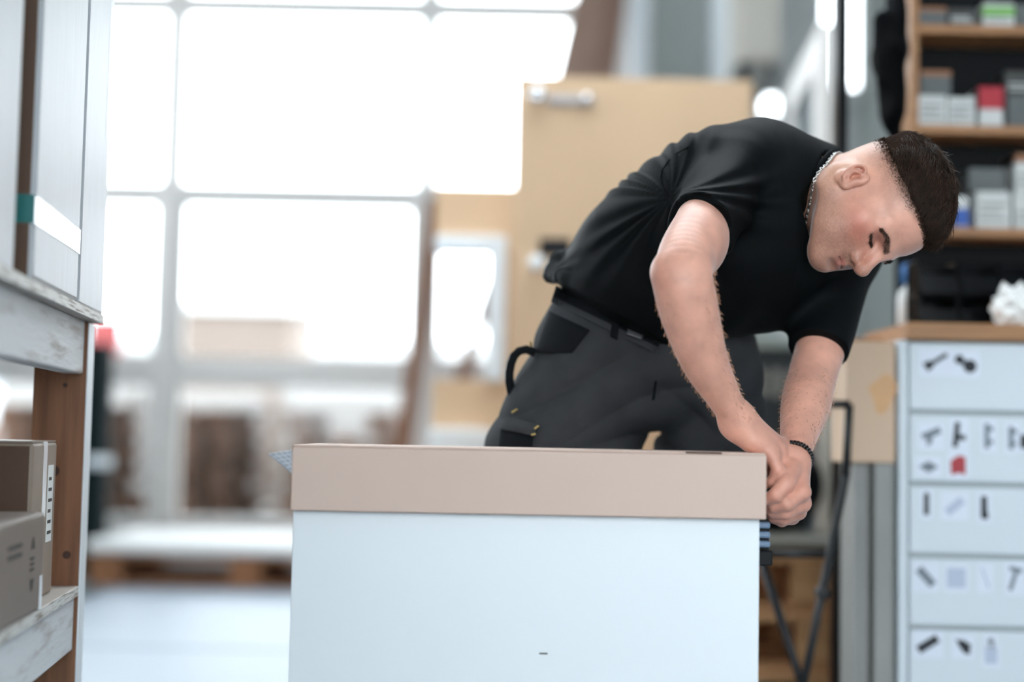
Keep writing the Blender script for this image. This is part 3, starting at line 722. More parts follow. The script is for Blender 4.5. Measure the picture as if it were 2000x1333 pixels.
# clipped transition below the hairline
qv = (v-HO) @ HM; uz_ = qv[:, 2]-zline(qv[:, 1])
dist_ = smin(SKU.f(v.astype(np.float32)), SK2.f(v.astype(np.float32)), .03)
cand = np.where((uz_ > -.020) & (uz_ < .004) & (np.abs(dist_) < .003) & (qv[:, 1] < .10))[0]
keep = rng.random(len(cand)) < np.clip((uz_[cand]+.020)/.022, 0, 1)**1.6*np.where(qv[cand, 1] > .068, np.clip((uz_[cand]+.005)/.005, 0, 1), 1)
cand = rng.choice(cand[keep], 5200)
n1 = (qv[cand]-np.array([0, 0, .040]))/np.array([.079, .10, .09])**2; n1 /= np.linalg.norm(n1, axis=1)[:, None]
d1 = n1*.45 + np.array([0, .5, .25]) + rng.normal(0, .25, (len(cand), 3)); d1 /= np.linalg.norm(d1, axis=1)[:, None]
l1 = (.0012 + .0055*np.clip((uz_[cand]+.018)/.02, 0, 1))[:, None]
p1 = qv[cand] + rng.normal(0, .0006, (len(cand), 3)) - n1*.0004; w1 = np.cross(n1, d1); w1 /= np.linalg.norm(w1, axis=1)[:, None] + 1e-9
T = np.stack([p1 - w1*.0003, p1 + w1*.0003, p1 + d1*l1 + n1*.0001, p1 + d1*l1*.5 + n1*.0006], 1).reshape(-1, 3) @ HM.T + HO
i0_ = len(SV); bb = np.arange(len(cand))[:, None]*4 + i0_
SV = np.concatenate([SV, T]); SF = np.concatenate([SF, np.concatenate([bb, bb+1, bb+2, bb+3], 1)])
# eyebrow and eyelash hairs
sel_ = np.where(brow > .45)[0]; sel_ = rng.choice(sel_, 420); sg_ = np.sign(qv[sel_, 0])
d3 = np.stack([sg_*.85, -.25+0*sg_, .25-.9*np.clip((np.abs(qv[sel_, 0])-.024)/.02, -.3, 1)*.6], 1) + rng.normal(0, .16, (420, 3)); d3 /= np.linalg.norm(d3, axis=1)[:, None]
n3 = np.tile(np.array([0, 1., .1]), (420, 1)); n3[:, 0] = sg_*.5
def hairs(p0, dr, nn, ln_, wd):
    global SV, SF
    w3 = np.cross(nn, dr); w3 /= np.linalg.norm(w3, axis=1)[:, None] + 1e-9
    T = np.stack([p0 - w3*wd - nn*.0005, p0 + w3*wd - nn*.0005, p0 + dr*ln_*.6 + nn*.0011 + w3*wd*.7, p0 + dr*ln_ + nn*.0004], 1).reshape(-1, 3) @ HM.T + HO
    bb = np.arange(len(p0))[:, None]*4 + len(SV); SV = np.concatenate([SV, T]); SF = np.concatenate([SF, np.concatenate([bb, bb+1, bb+2, bb+3], 1)])
hairs(qv[sel_], d3, n3, rng.uniform(.004, .0075, 420)[:, None], .0003)
sel_ = np.where(lash > .7)[0]; sel_ = rng.choice(sel_, 160); sg_ = np.sign(qv[sel_, 0])
d4 = np.stack([sg_*.35, .75+0*sg_, -.45+0*sg_], 1) + rng.normal(0, .12, (160, 3)); d4 /= np.linalg.norm(d4, axis=1)[:, None]
hairs(qv[sel_], d4, np.tile(np.array([0, .3, .95]), (160, 1)), rng.uniform(.004, .0065, 160)[:, None], .00022)
tag(link('hair_strands', np_mesh('hair_strands', SV-FOOT, SF), hairm, hair), kind='stuff')
# T-shirt ---------------------------------------------------------------------
cloth = mat('black_jersey', srgb(5, 8, 10), .65, bump=.2, scale=900, spec=.10, detail=2)
def px(n, d): return n*d/FPX
def torso(a, b, k=.05):
    (x0, y0, d0, h0, w0, nx0), (x1, y1, d1, h1, w1, nx1) = a, b
    return elcone(P(x0, y0, d0), P(x1, y1, d1), D((nx0[0]+nx1[0])/2, (nx0[1]+nx1[1])/2), px(h0, d0), px(h1, d1), w0, w1, k, cap=1.0)
ST = [(1182, 597, 2.50, 122, .160, (.88, .47)), (1276, 528, 2.46, 155, .165, (.73, .68)), (1385, 462, 2.42, 176, .165, (.51, .86)),
      (1490, 432, 2.41, 172, .155, (.27, .96)), (1560, 428, 2.42, 124, .12, (.15, .98))]
shirt = []
hemN = nrm(np.cross(P(1295, 664, 2.5)-P(1062, 533, 2.5), _f)); 
if np.dot(hemN, P(1100, 800, 2.5)-P(1180, 600, 2.5)) < 0: hemN = -hemN
hemO = P(1180, 600, 2.5)
for a_, b_ in zip(ST, ST[1:]): shirt.append(torso(a_, b_))
shirt[0] = (lambda p_: Prim(lambda X: np.maximum(p_.f(X), (X-hemO) @ hemN), p_.c, p_.r, 'u', .03))(shirt[0])
shirt += [cone(P(1400, 552, 2.42), P(1500, 560, 2.42), .075, .070, .05),
          cone(P(1480, 342, 2.38), P(1592, 374, 2.385), .074, .070, .05),
          cone(P(1400, 350, 2.36), P(1480, 348, 2.38), .072, .076, .05)]
hR = lerp(RS, RE, .47); nR = nrm(ev + .42*D(-.95, -.1))
sleeve = elcone(P(1425, 352, 2.32), hR + ev*.06, D(1, .2), .066, .049, .072, .055, .018, cut=(hR, nR))
hL = lerp(LS, LE, .78)
shirt += [sleeve, cone(P(1560, 420, 2.44), P(1640, 480, 2.49), .09, .075, .05),
          elcone(P(1640, 480, 2.49), hL + ev2*.03, D(1, .3), .068, .0475, .07, .052, .03, cut=(hL, nrm(ev2 + .15*D(-.4, 1))))]
shirt += [cone(P(1092, 512, 2.49), P(1074, 540, 2.485), .020, .009, .02), cone(P(1078, 528, 2.47), P(1110, 545, 2.40), .010, .010, .02)]
NA = nrm(I(.84, .34, -.42)); CP = P(1604, 377, 2.345)
def _open(X):
    q = X-CP; t = q @ NA; r = np.linalg.norm(q - t[:, None]*NA, axis=1)
    return np.maximum(-t, r-.112)
shirt += [Prim(_open, CP + NA*.06, .16, 's', .006), cone(CP - NA*.05, CP + NA*.1, .064, .070, .004, 's')]
def wr(X):
    q = X - P(1320, 380, 2.2)
    a = q @ D(1, 0); b = q @ D(0, 1); c = q @ _f
    r = np.sqrt(a*a + (b*1.0)**2 + .2*c*c)
    ang = np.arctan2(b, a)
    near = np.exp(-((r-.11)/.07)**2)
    w = .0032*near*np.sin(ang*19 + 22*r + 2*np.sin(ang*5))
    w += .0016*np.sin(38*(a*.6+b*.8) + 2.2*np.sin(17*(a-b) + 9*c) + 21*c)*np.exp(-((a+.0)/.35)**2)
    h_ = X - P(1080, 530, 2.48); hr = np.linalg.norm(h_, axis=1); h2 = np.arctan2(h_ @ D(0, 1), h_ @ D(1, 0))
    w += .0014*np.exp(-((hr-.08)/.05)**2)*np.sin(h2*11)
    return w
sv, sf = isosurface(shirt, .0032, wr)
tshirt = link('t_shirt', np_mesh('t_shirt', sv-FOOT, sf), cloth, person); tshirt['label'] = 'plain black short-sleeved T-shirt'
rib = mat('black_rib', srgb(10, 12, 15), .8, bump=.3, scale=700, spec=.1)
def onto_(p, prims, off=.0012):
    ray = nrm(p-CAM); t0 = np.linalg.norm(p-CAM); ts = np.linspace(t0-.35, t0+.25, 900); XX = CAM + ts[:, None]*ray; d_ = evaluate(prims, XX) + wr(XX)
    return XX[np.argmax(d_ < off) if (d_ < off).any() else 450]
def ring(c, ax, r1, r2, sx, n=40, wob=0):
    M = frame(ax, sx); return [np.asarray(c) + M @ np.array([r1*math.cos(2*math.pi*k/n), r2*math.sin(2*math.pi*k/n), wob*math.sin(4*math.pi*k/n)]) for k in range(n)]
MB().tube([p-FOOT for p in ring(CP, NA, .0690, .0690, HR)], .0060, 8, True).build('collar', rib, tshirt, True)
sm_pts = [(1306, 384), (1296, 368), (1290, 350), (1292, 334), (1304, 316), (1322, 300), (1346, 286)]
MB().tube([onto_(P(a_, b_, 2.4), shirt)-FOOT for a_, b_ in sm_pts], .0013, 6).build('sleeve_seam', rib, tshirt, True)
# necklace: figaro chain lying on the neck
silver = mat('silver', srgb(215, 213, 210), .25, 1.0)
lk = MB(); nl = 96; Mr = frame(NA, HR); cn = CP + NA*.010
def neckpt(a):
    dr = Mr @ np.array([math.cos(a), math.sin(a), 0]); rs = np.linspace(.03, .115, 171)
    dd = evaluate(skin, cn + rs[:, None]*dr); i = np.argmax(dd > .0022) if (dd > .0022).any() else 70
    return cn + rs[i]*dr, dr
npts = [neckpt(2*math.pi*k/nl) for k in range(nl)]
for k in range(nl):
    c, o_ = npts[k]; t = nrm(npts[(k+1) % nl][0]-npts[k-1][0]); s2 = nrm(np.cross(o_, t))
    e1, e2 = (t, s2) if k % 2 else (t, nrm(s2*.6+o_*.8))
    ll, lw = (.0034, .0026) if k % 4 else (.0050, .0030)
    lk.tube([c + e1*ll*math.cos(u) + e2*lw*math.sin(u) - FOOT for u in np.linspace(0, 2*math.pi, 9)[:-1]], .0009, 5, True)
o = lk.build('necklace', silver, person, True); o['label'] = 'silver chain necklace'
# bracelet: black braided
bc = LW - fv2*.004; bl = MB()
blk = mat('black_bead', srgb(14, 14, 16), .3, spec=.6)
for k in range(34):
    a = 2*math.pi*k/34; M = frame(fv2, D(1, .25)); c = bc + M @ np.array([.0275*math.cos(a), .030*math.sin(a), 0])
    for s in (-1, 1):
        bl.tube([c + fv2*(.0034*s - .0022*s) + (M @ np.array([math.cos(a+.06*s), math.sin(a+.06*s), 0]))*.001 - fv2*.0036 - FOOT, c + fv2*.0036*s*1.0 - FOOT], [.0022, .0026], 6)
o = bl.build('bracelet', blk, person, True); o['label'] = 'black braided bracelet on the left wrist'
# trousers ----------------------------------------------------------------------
denim = mat('work_trouser_cloth', srgb(57, 58, 60), .82, var=.16, scale=14, bump=.22, bscale=700, spec=.12)
dark = mat('black_patch_cloth', srgb(20, 22, 25), .85, bump=.2, scale=600, spec=.1)
RK, LK = P(1010, 1150, 2.46), P(1368, 1160, 2.50)
RA, LA = P(960, 1560, 2.62), P(1372, 1560, 2.62)
tr = [elcone(P(1186, 612, 2.50), P(1236, 690, 2.51), D(.88, .40), px(104, 2.5), px(170, 2.5), .130, .145, .04),
      ell(P(1268, 700, 2.52), (.170, .145, .10), frame(D(0, 1), D(1, .1)), .05),
      elcone(P(1162, 715, 2.47), P(1088, 900, 2.45), D(1, -.1), .112, .118, .12, .115, .05), elcone(P(1088, 900, 2.45), RK, D(1, -.1), .118, .080, .115, .085, .04),
      elcone(P(1384, 668, 2.56), P(1394, 880, 2.53), D(1, 0), .084, .094, .11, .095, .03), elcone(P(1394, 880, 2.53), LK, D(1, 0), .094, .072, .095, .085, .02),
      cone(RK, RA, .080, .072, .05), cone(LK, LA, .078, .072, .05)]
wp = hemO - hemN*.012
_p1, _p2, _dn = P(1182, 580, 2.5), P(1400, 640, 2.5), D(0, 1)
tr.append(Prim(lambda X: np.minimum(-((X-_p1) @ hemN), -((X-_p2) @ _dn)), wp, 9.0, 'i', .004))
def ridge(t): return 1-2*np.abs(np.sin(t))**.7
def trw(X):
    q = X - P(1130, 740, 2.4); a = q @ D(1, 0); b = q @ D(0, 1); c = q @ _f
    w = .0060*ridge(34*(b+.22*a) + 1.5*np.sin(11*a+3*b) + 4*c)*np.exp(-((b-.00)/.09)**2)
    w += .0085*ridge(30*(b-.45*a) + 1.6*np.sin(13*a) + 5*c)*np.exp(-(((b-.10)/.08)**2))*np.exp(-((a-.12)/.15)**2)
    w += .0070*ridge(30*(b+.35*a) + 1.6*np.sin(9*a+5*b) + 5*c)*np.exp(-(((b-.08)/.07)**2))*np.exp(-((a-.32)/.12)**2)
    w += .003*np.sin(30*b + 3*np.sin(14*a+9*c))*np.clip((b-.3)*4, 0, 1)
    return w
tv, tf = isosurface(tr, .0036, trw)
trous = link('trousers', np_mesh('trousers', tv-FOOT, tf), denim, person); trous['label'] = 'charcoal work trousers with cargo pockets'
# drape helper: strips pressed onto the trouser surface
_tp = tr
def onto(p, off=.002, prims=None):
    """move a world point along the view ray until it lies on the cloth"""
    prims = prims or _tp
    ray = nrm(p-CAM); t0 = np.linalg.norm(p-CAM)
    ts = np.linspace(t0-.35, t0+.25, 1200); d_ = evaluate(prims, CAM + ts[:, None]*ray)
    i = np.argmax(d_ < off) if (d_ < off).any() else len(ts)//2
    return CAM + ts[i]*ray
def patch(name, poly, m, parent, thick=.004, n=14, prims=None, off=.0015, relief=0.0):
    """a cloth patch whose outline (four corners in the picture) is laid onto the body"""
    A, B, C_, D_ = [np.array(p, float) for p in poly]
    vs, fs = [], []
    for layer in (0, 1):
        for i in range(n+1):
            for j in range(n+1):
                u, w = i/n, j/n
                p2 = (A*(1-u)+B*u)*(1-w) + (D_*(1-u)+C_*u)*w
                p3 = onto(P(p2[0], p2[1], 2.45), off, prims)
                if layer: p3 = p3 - nrm(p3-CAM)*(thick + relief*math.sin(math.pi*u)*math.sin(math.pi*w))
                vs.append(p3-FOOT)
    N = (n+1)**2
    idx = lambda l, i, j: l*N + i*(n+1) + j
    for i in range(n):
        for j in range(n):
            fs.append((idx(1, i, j), idx(1, i, j+1), idx(1, i+1, j+1), idx(1, i+1, j)))
            fs.append((idx(0, i, j), idx(0, i+1, j), idx(0, i+1, j+1), idx(0, i, j+1)))
    for i in range(n):
        fs += [(idx(0, i, 0), idx(1, i, 0), idx(1, i+1, 0), idx(0, i+1, 0)), (idx(0, i, n), idx(0, i+1, n), idx(1, i+1, n), idx(1, i, n)),
               (idx(0, 0, i), idx(0, 0, i+1), idx(1, 0, i+1), idx(1, 0, i)), (idx(0, n, i), idx(1, n, i), idx(1, n, i+1), idx(0, n, i+1))]
    return link(name, np_mesh(name, vs, fs), m, parent)
patch('pocket', [(1072, 608), (1152, 645), (1118, 690), (1046, 690)], dark, trous, .003)
patch('waistband', [(1086, 558), (1285, 655), (1278, 690), (1076, 590)], denim, trous, .004, 20)
patch('belt_loop', [(1196, 618), (1210, 625), (1206, 664), (1192, 658)], dark, trous, .008, 6)
patch('belt', [(1088, 562), (1290, 662), (1286, 678), (1082, 580)], dark, trous, .006, 20)
o = patch('buckle', [(1226, 640), (1258, 652), (1254, 664), (1222, 652)], mat('gunmetal', srgb(110, 112, 116), .35, 1.0), trous, .012, 6)
patch('pocket_flap', [(990, 814), (1054, 830), (1042, 852), (976, 838)], denim, trous, .014, 10, relief=.006)
patch('cargo_pocket', [(978, 840), (1042, 850), (1030, 960), (966, 945)], dark, trous, .009, 10, relief=.006)
patch('seam', [(1286, 690), (1291, 690), (1276, 800), (1271, 800)], dark, trous, .002, 10)
stitch = mat('ochre_thread', srgb(176, 150, 92), .8)
for (a_, b_, c_, d_) in ((1000, 806, 1010, 800), (1044, 838, 1052, 832), (1038, 850, 1046, 848), (1006, 860, 1014, 852), (1036, 668, 1038, 680)):
    p0, p1 = onto(P(a_, b_, 2.4)), onto(P(c_, d_, 2.4)); v0 = nrm(p0-CAM)*(.017 if a_ > 1010 and b_ > 800 else .003)
    MB().tube([p0-v0-FOOT, p1-v0-FOOT], .0018, 6).build('stitch', stitch, trous)
# strap loop at the hip
lp = [P(1046, 690, 2.42), P(1028, 683, 2.42), P(1014, 686, 2.42), P(1004, 696, 2.42), P(998, 711, 2.425), P(995, 728, 2.43), P(995, 746, 2.43), P(998, 764, 2.43), P(1006, 782, 2.43), P(1020, 796, 2.43)]
MB().tube([p-FOOT for p in lp], .0075, 10).build('strap_loop', dark, trous, True)
# shoes
shoe = mat('black_shoe_leather', srgb(28, 28, 30), .5)
for A_ in (RA, LA):
    toe = nrm(np.array([.45, -1, 0])); c = np.array([A_[0], A_[1], 0])
    sp = [cone(c + [0, 0, .09], c + [0, 0, .05] + toe*0, .055, .055, .02), elcone(c - toe*.05 + [0, 0, .045], c + toe*.15 + [0, 0, .042], np.cross(toe, [0, 0, 1]), .045, .048, .044, .036, .03),
          Prim(lambda X: -(X[:, 2]-.004), c, 9.0, 'i', .004)]
    a_, b_ = isosurface(sp, .006); link('shoe', np_mesh('shoe', a_-FOOT, b_), shoe, person)
# ------------------------------------------------------------------ wooden rack on the left
RA_ = math.radians(7.0)
rp = P(164, 900, 2.35)
rack = empty('storage_rack', (rp[0], rp[1], 0), RA_, 'wooden storage rack with worn white beams on the left', 'rack')
# local: x to the right (aisle at x>0), y along the aisle away from the camera
zU, zL = .910, .458
def rk(n, m, *a, bevel=.002): return part(n, m, rack, *a, bevel=bevel)
post = rk('post', M_pine, -.086, -.001, 0, .052, 0, zU-.018)
part('edge_strip', M_white, post, -.001, .001, .0, .052, 0, zU-.019)
kn = mat('knot', srgb(64, 38, 26), .6)
for kx, kz, r in ((-.035, .787, .004), (-.048, .645, .010), (-.022, .508, .007), (-.03, .25, .008)):
    MB().lathe([(r*.9, -.001), (r, .0005)], 14, 'Y', (kx, 0, kz)).build('knot', kn, post)
for yy in (-1.0, -2.05): rk('post', M_pine, -.086, -.001, yy, yy+.052, 0, zU-.018)
for yy in (0, -1.0, -2.05): rk('post', M_pine, -.60, -.515, yy, yy+.052, 0, zU-.018)
M_edge = mat('plywood_edge', srgb(222, 220, 214), .5, col2=srgb(120, 104, 90), scale=9, stretch=(1, 1.6, 30), detail=6)
MATS['plywood_edge'].node_tree.nodes['Color Ramp'].color_ramp.elements[0].position = .48
M_deck = mat('grey_plywood', srgb(176, 168, 160), .6, var=.06, scale=6)
for zz_, nm, over in ((zU, 'upper', .012), (zL, 'lower', -.002)):
    yend = .062 if nm == 'upper' else -.003
    sh_ = rk('shelf_board', M_deck, -.60, over, -2.05, yend, zz_-.016, zz_, bevel=.001)
    part('board_edge', M_edge, sh_, over-.001, over+.0015, -2.05, yend, zz_-.0155, zz_-.0008)
    rk('beam', M_chalk, -.040, -.006, -2.0, -.006, zz_-.016-.088, zz_-.016, bevel=.003)
    rk('beam', M_chalk, -.60, -.565, -2.0, -.006, zz_-.016-.088, zz_-.016, bevel=.003)
    rk('cross_beam', M_pine, -.56, -.045, -.99, -.95, zz_-.10, zz_-.016)
def rw(x, y, z): c, s = math.cos(RA_), math.sin(RA_); return (rp[0] + x*c - y*s, rp[1] + x*s + y*c, z)
def carton(name, label, m, x0, x1, y0, y1, z0, z1, cat='box', group=None, bevel=.004, rz=RA_, conv=rw):
    """carton placed in rack coordinates; returns the thing (its origin at the middle of its base)"""
    e = empty(name, conv((x0+x1)/2, (y0+y1)/2, z0), rz, label, cat, group)
    b_ = part('body', m, e, -(x1-x0)/2, (x1-x0)/2, -(y1-y0)/2, (y1-y0)/2, 0, z1-z0, bevel=bevel)
    return e, (x1-x0)/2, (y1-y0)/2, z1-z0
fx = .009
def ydep(px_, k): return k/(659-px_)*1.0
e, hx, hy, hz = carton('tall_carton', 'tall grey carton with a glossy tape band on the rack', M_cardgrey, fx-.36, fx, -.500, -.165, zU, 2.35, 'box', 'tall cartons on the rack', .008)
tp = MB(); tz = .095
for q_ in ((-hx-.0008, hx+.0008, -hy-.0008, -hy+.001), (hx-.001, hx+.0008, -hy, hy), (-hx-.0008, -hx+.001, -hy, hy), (-hx, hx, hy-.001, hy+.0008)): tp.bx(q_[0], q_[1], q_[2], q_[3], tz-.019, tz+.019)
tp.build('tape_band', M_tape, e)
part('shaded_end', mat('end_shade_brown', srgb(96, 74, 60), .8), e, -hx+.004, hx-.006, -hy-.0006, -hy+.001, .004, hz-.01)  # thin dark plate paints the shade on the end facing the camera
tl = part('tape_print', mat('teal_tape', srgb(30, 110, 108), .4), e, -hx, hx, -hy-.0014, -hy-.0008, tz-.019, tz+.019)
e, hx, hy, hz = carton('tall_carton', 'slim tall grey carton at the window end of the rack', M_cardgrey, fx-.30, fx+.001, -.160, .072, zU, 2.4, 'box', 'tall cartons on the rack', .004)
part('edge_tape', M_tape, e, hx-.001, hx+.0008, hy-.03, hy-.022, .3, hz)
e, hx, hy, hz = carton('tall_carton', 'tall grey carton at the near end of the rack', M_cardgrey, fx-.46, fx-.012, -1.15, -.555, zU, 2.3, 'box', 'tall cartons on the rack', .008)
part('flap', M_cardgrey, e, hx-.001, hx+.004, -hy+.02, hy-.02, .0, hz*.4, bevel=.002)
e, hx, hy, hz = carton('tall_carton', 'unseen tall grey carton added on the rack to shade it', M_cardgrey, fx-.46, fx-.012, -1.95, -1.18, zU, 2.3, 'box', 'tall cartons on the rack', .008)  # unseen carton, added to block fill light from behind the camera
part('flap', M_cardgrey, e, hx-.001, hx+.004, -hy+.02, hy-.02, .0, hz*.4, bevel=.002)
e, hx, hy, hz = carton('carton', 'unseen large brown carton added to shade the lower shelf', M_carddark, -.45, -.006, -1.92, -1.02, zL, zL+.33, 'box', 'cartons on the lower shelf', .005)  # out of view, added to keep fill light off the lower shelf
part('tape', M_tape, e, hx-.001, hx+.0009, -.025, .025, hz*.7, hz)
# lower shelf cartons
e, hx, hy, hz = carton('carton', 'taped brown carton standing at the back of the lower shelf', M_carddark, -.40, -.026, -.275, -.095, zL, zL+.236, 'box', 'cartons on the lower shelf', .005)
part('shaded_end', mat('end_shade_brown', srgb(96, 74, 60), .8), e, -hx+.004, hx-.005, -hy-.0006, -hy+.001, .004, hz-.005)  # shaded end of the carton painted as a dark plate
part('tape', M_tape, e, hx-.001, hx+.0009, -.012, .012, hz*.52, hz); part('tape', M_tape, e, -hx, hx, -.012, .012, hz-.001, hz+.0009)
part('flap', M_carddark, e, -hx+.002, hx-.002, -hy+.002, -.001, hz, hz+.0025); part('flap', M_carddark, e, -hx+.002, hx-.002, .001, hy-.002, hz, hz+.0025)
M_ink = mat('grey_ink', srgb(70, 66, 64), .7)
part('label', M_paper, e, hx-.001, hx+.0009, .025, .065, hz*.35, hz*.85)
for k in range(6): part('print', M_ink, e, hx+.0005, hx+.0013, .030, .058-.004*(k % 3), hz*(.4+.07*k), hz*(.4+.07*k)+.005)
e, hx, hy, hz = carton('carton', 'grey carton with arrow marks at the front of the lower shelf', mat('grey_brown_cardboard', srgb(124, 112, 104), .5, var=.04, scale=8), -.36, .000, -.80, -.305, zL, zL+.138, 'box', 'cartons on the lower shelf', .005)
def tri(n, y0, z0, s, up):
    m_ = MB(); pts = [(-s, 0), (s, 0), (0, s*1.5 if up else -s*1.5)]
    m_.prism(pts, .0006, Matrix.Translation((hx+.0007, y0, z0)) @ Matrix.Rotation(math.pi/2, 4, 'Z')); m_.build(n, M_ink, e)
ay = hy-.075
tri('arrow_print', ay, hz*.66, .011, True); tri('arrow_print', ay, hz*.36, .011, False)
for k in range(3): part('print', M_ink, e, hx, hx+.0008, ay-.012, ay+.012, hz*(.44+.055*k), hz*(.44+.055*k)+.004)
for k in range(2): part('print', M_ink, e, hx, hx+.0008, ay-.15, ay-.07, hz*(.72-.09*k), hz*(.72-.09*k)+.006)
part('tape', M_tape, e, hx-.001, hx+.0009, hy-.018, hy-.004, .0, hz*.35)
# small castor under the rack
e = empty('castor', rw(.03, -.02, 0), 0, 'black castor wheel on the floor at the foot of the rack', 'castor')
MB().lathe([(.008, -.016), (.036, -.016), (.04, -.01), (.04, .01), (.036, .016), (.008, .016)], 20, 'X', (.0, .0, .04)).build('wheel', M_black, e, True)
part('fork', M_chrome, e, -.022, -.018, -.015, .015, .03, .09); part('fork', M_chrome, e, .018, .022, -.015, .015, .03, .09); part('plate', M_chrome, e, -.03, .03, -.03, .03, .09, .094)
# ------------------------------------------------------------------ packing bench with carton
FY = 2.075
tl_, tr2 = P(575, 1000, FY), P(1481, 1010, FY)
bw = tr2[0]-tl_[0]; zt = P(1000, 1004, FY)[2]
bench = empty('packing_bench', (tl_[0], FY, 0), 0, 'white packing bench with a plain front panel under the carton', 'bench')
part('front_panel', M_white, bench, 0, bw, 0, .018, .0, zt-.001, bevel=.0015)
part('side_panel', M_white, bench, 0, .018, .018, .215, .0, zt-.019); part('side_panel', M_white, bench, bw-.018, bw, .018, .215, 0, zt-.019)
part('top', M_white, bench, .0, bw, .0185, .22, zt-.018, zt)
part('shelf', M_white, bench, .018, bw-.018, .02, .21, .25, .268)
lz = P(652, 988, 2.325)[2]
part('ledge', M_white, bench, 0, .3, .2205, .31, lz-.022, lz-.006)
mk = part('scuff', M_ink, bench, wx(1064, FY)-tl_[0], wx(1080, FY)-tl_[0], -.0006, .0, wz(1279, FY, 1070), wz(1276, FY, 1070))
cl_, cr_ = P(571, 900, 2.05), P(1496, 900, 2.05)
cz0, cz1 = zt+.0005, P(1000, 876.5, 2.05)[2]
e = empty('carton', ((cl_[0]+cr_[0])/2, 2.05, cz0), -.002, 'long flat pale brown carton lying on the white bench', 'box')
hw = (cr_[0]-cl_[0])/2; hh = cz1-cz0
def slabx(n, *a): return part(n, M_cardpale, e, *a, bevel=.0022)
slabx('front', -hw, hw, 0, .245, 0, hh-.003)
slabx('lid', -hw+.001, hw-.001, .001, .244, hh-.0032, hh)
part('slot', mat('shadow_gap', srgb(96, 78, 66), .9), e, wx(1342, 2.05)-(cl_[0]+cr_[0])/2, wx(1412, 2.05)-(cl_[0]+cr_[0])/2, -.0004, .01, hh-.0022, hh+.0004)
# cutting mat leaning behind the carton
A_, B_, C_ = P(525, 887, 2.42), P(640, 871, 2.52), P(652, 988, 2.325)
mm = bpy.data.materials.new('grid_mat'); mm.use_nodes = True; nt = mm.node_tree; b = nt.nodes['Principled BSDF']; b.inputs['Roughness'].default_value = .5
tc = nt.nodes.new('ShaderNodeTexCoord'); br = nt.nodes.new('ShaderNodeTexBrick'); br.offset = 0
br.inputs['Color1'].default_value = (*srgb(70, 80, 94), 1); br.inputs['Color2'].default_value = (*srgb(74, 84, 98), 1); br.inputs['Mortar'].default_value = (*srgb(150, 160, 172), 1)
br.inputs['Scale'].default_value = 1.0; br.inputs['Mortar Size'].default_value = .0011; br.inputs['Brick Width'].default_value = .012; br.inputs['Row Height'].default_value = .012
nt.links.new(tc.outputs['Object'], br.inputs[0]); nt.links.new(br.outputs[0], b.inputs['Base Color'])
ux = nrm(B_-A_); uy = C_-A_; ly = np.linalg.norm(uy); uy = nrm(uy - 0*ux); uz = nrm(np.cross(ux, uy)); uy = np.cross(uz, ux)
o = MB().bx(0, np.linalg.norm(B_-A_), 0, ly, -.001, .001).build('cutting_mat', mm)
o.matrix_world = Matrix([[ux[0], uy[0], uz[0], A_[0]], [ux[1], uy[1], uz[1], A_[1]], [ux[2], uy[2], uz[2], A_[2]], [0, 0, 0, 1]])
tag(o, 'blue-grey gridded cutting mat sticking out left of the carton', 'cutting mat')
# tool holder on the right side of the bench
x0, x1, z0, z1 = face(1481, 1511, 1012, 1106, 2.12)
e = empty('tool_holder', (tr2[0]+.001, 2.12, z0), 0, 'black and blue plastic holder hung on the right end of the bench', 'holder')
wd = x1-tr2[0]
part('back', M_black, e, 0, wd, .03, .05, 0, z1-z0, bevel=.002)
part('tray', M_black, e, 0, wd, 0, .03, 0, .022, bevel=.002)
mb_ = mat('steel_blue_plastic', srgb(110, 132, 158), .4)
for k in range(3): part('rib', mb_, e, .002, wd-.002, .008, .03, .026+.014*k, .036+.014*k, bevel=.003)
# ------------------------------------------------------------------ drawer cabinet with worktop
CY = 2.9
cx0 = wx(1756, CY); cz = [wz(v_, CY, 1850) for v_ in (666, 806, 946, 1086, 1226, 1366)]
CW = .70
cab = empty('drawer_cabinet', (cx0, CY, 0), -.008, 'white drawer cabinet with pictures of fasteners on its fronts', 'cabinet')
M_cab = mat('cabinet_white', srgb(214, 222, 228), .45); M_gap = mat('cabinet_grey_edge', srgb(168, 176, 178), .5)
part('side_panel', M_cab, cab, 0, .018, 0, .33, 0, cz[0], bevel=.001); part('side_panel', M_cab, cab, CW-.018, CW, 0, .33, 0, cz[0], bevel=.001)
part('carcass', M_gap, cab, .018, CW-.018, .012, .33, 0, cz[0]-.001)
part('plinth', M_gap, cab, .018, CW-.018, .03, .05, 0, .05)
M_i1 = mat('print_black', srgb(38, 42, 48), .6); M_i2 = mat('print_grey', srgb(120, 128, 138), .6); M_i3 = mat('print_red', srgb(176, 60, 66), .6); M_i4 = mat('print_pale', srgb(186, 196, 214), .6)
M_lab = mat('label_paper', srgb(222, 228, 240), .5)
bounds = cz + [.06]
drawers = []
for k in range(len(bounds)-1):
    d_ = part('drawer', M_cab, cab, .021, CW-.021, -.004, .014, bounds[k+1]+.005, bounds[k]-.006, bevel=.0015); drawers.append(d_)
def icon(k, px_, py_, polys, m, paper=True):
    c = Y(px_, py_, CY); cx, czz = c[0]-cx0, c[2]; s = CY/FPX
    mb2 = MB()
    for poly in polys: mb2.prism([(cx + a*s, czz - b_*s) for a, b_ in poly], .0007, Matrix.Translation((0, -.0047, 0)))
    pic = mb2.build('picture', m, drawers[k])
    if paper:
        xs = [a for p_ in polys for a, _ in p_]; ys = [b_ for p_ in polys for _, b_ in p_]
        part('label', M_lab, drawers[k], cx+(min(xs)-6)*s, cx+(max(xs)+6)*s, -.0046, -.0041, czz-(max(ys)+8)*s, czz-(min(ys)-8)*s)
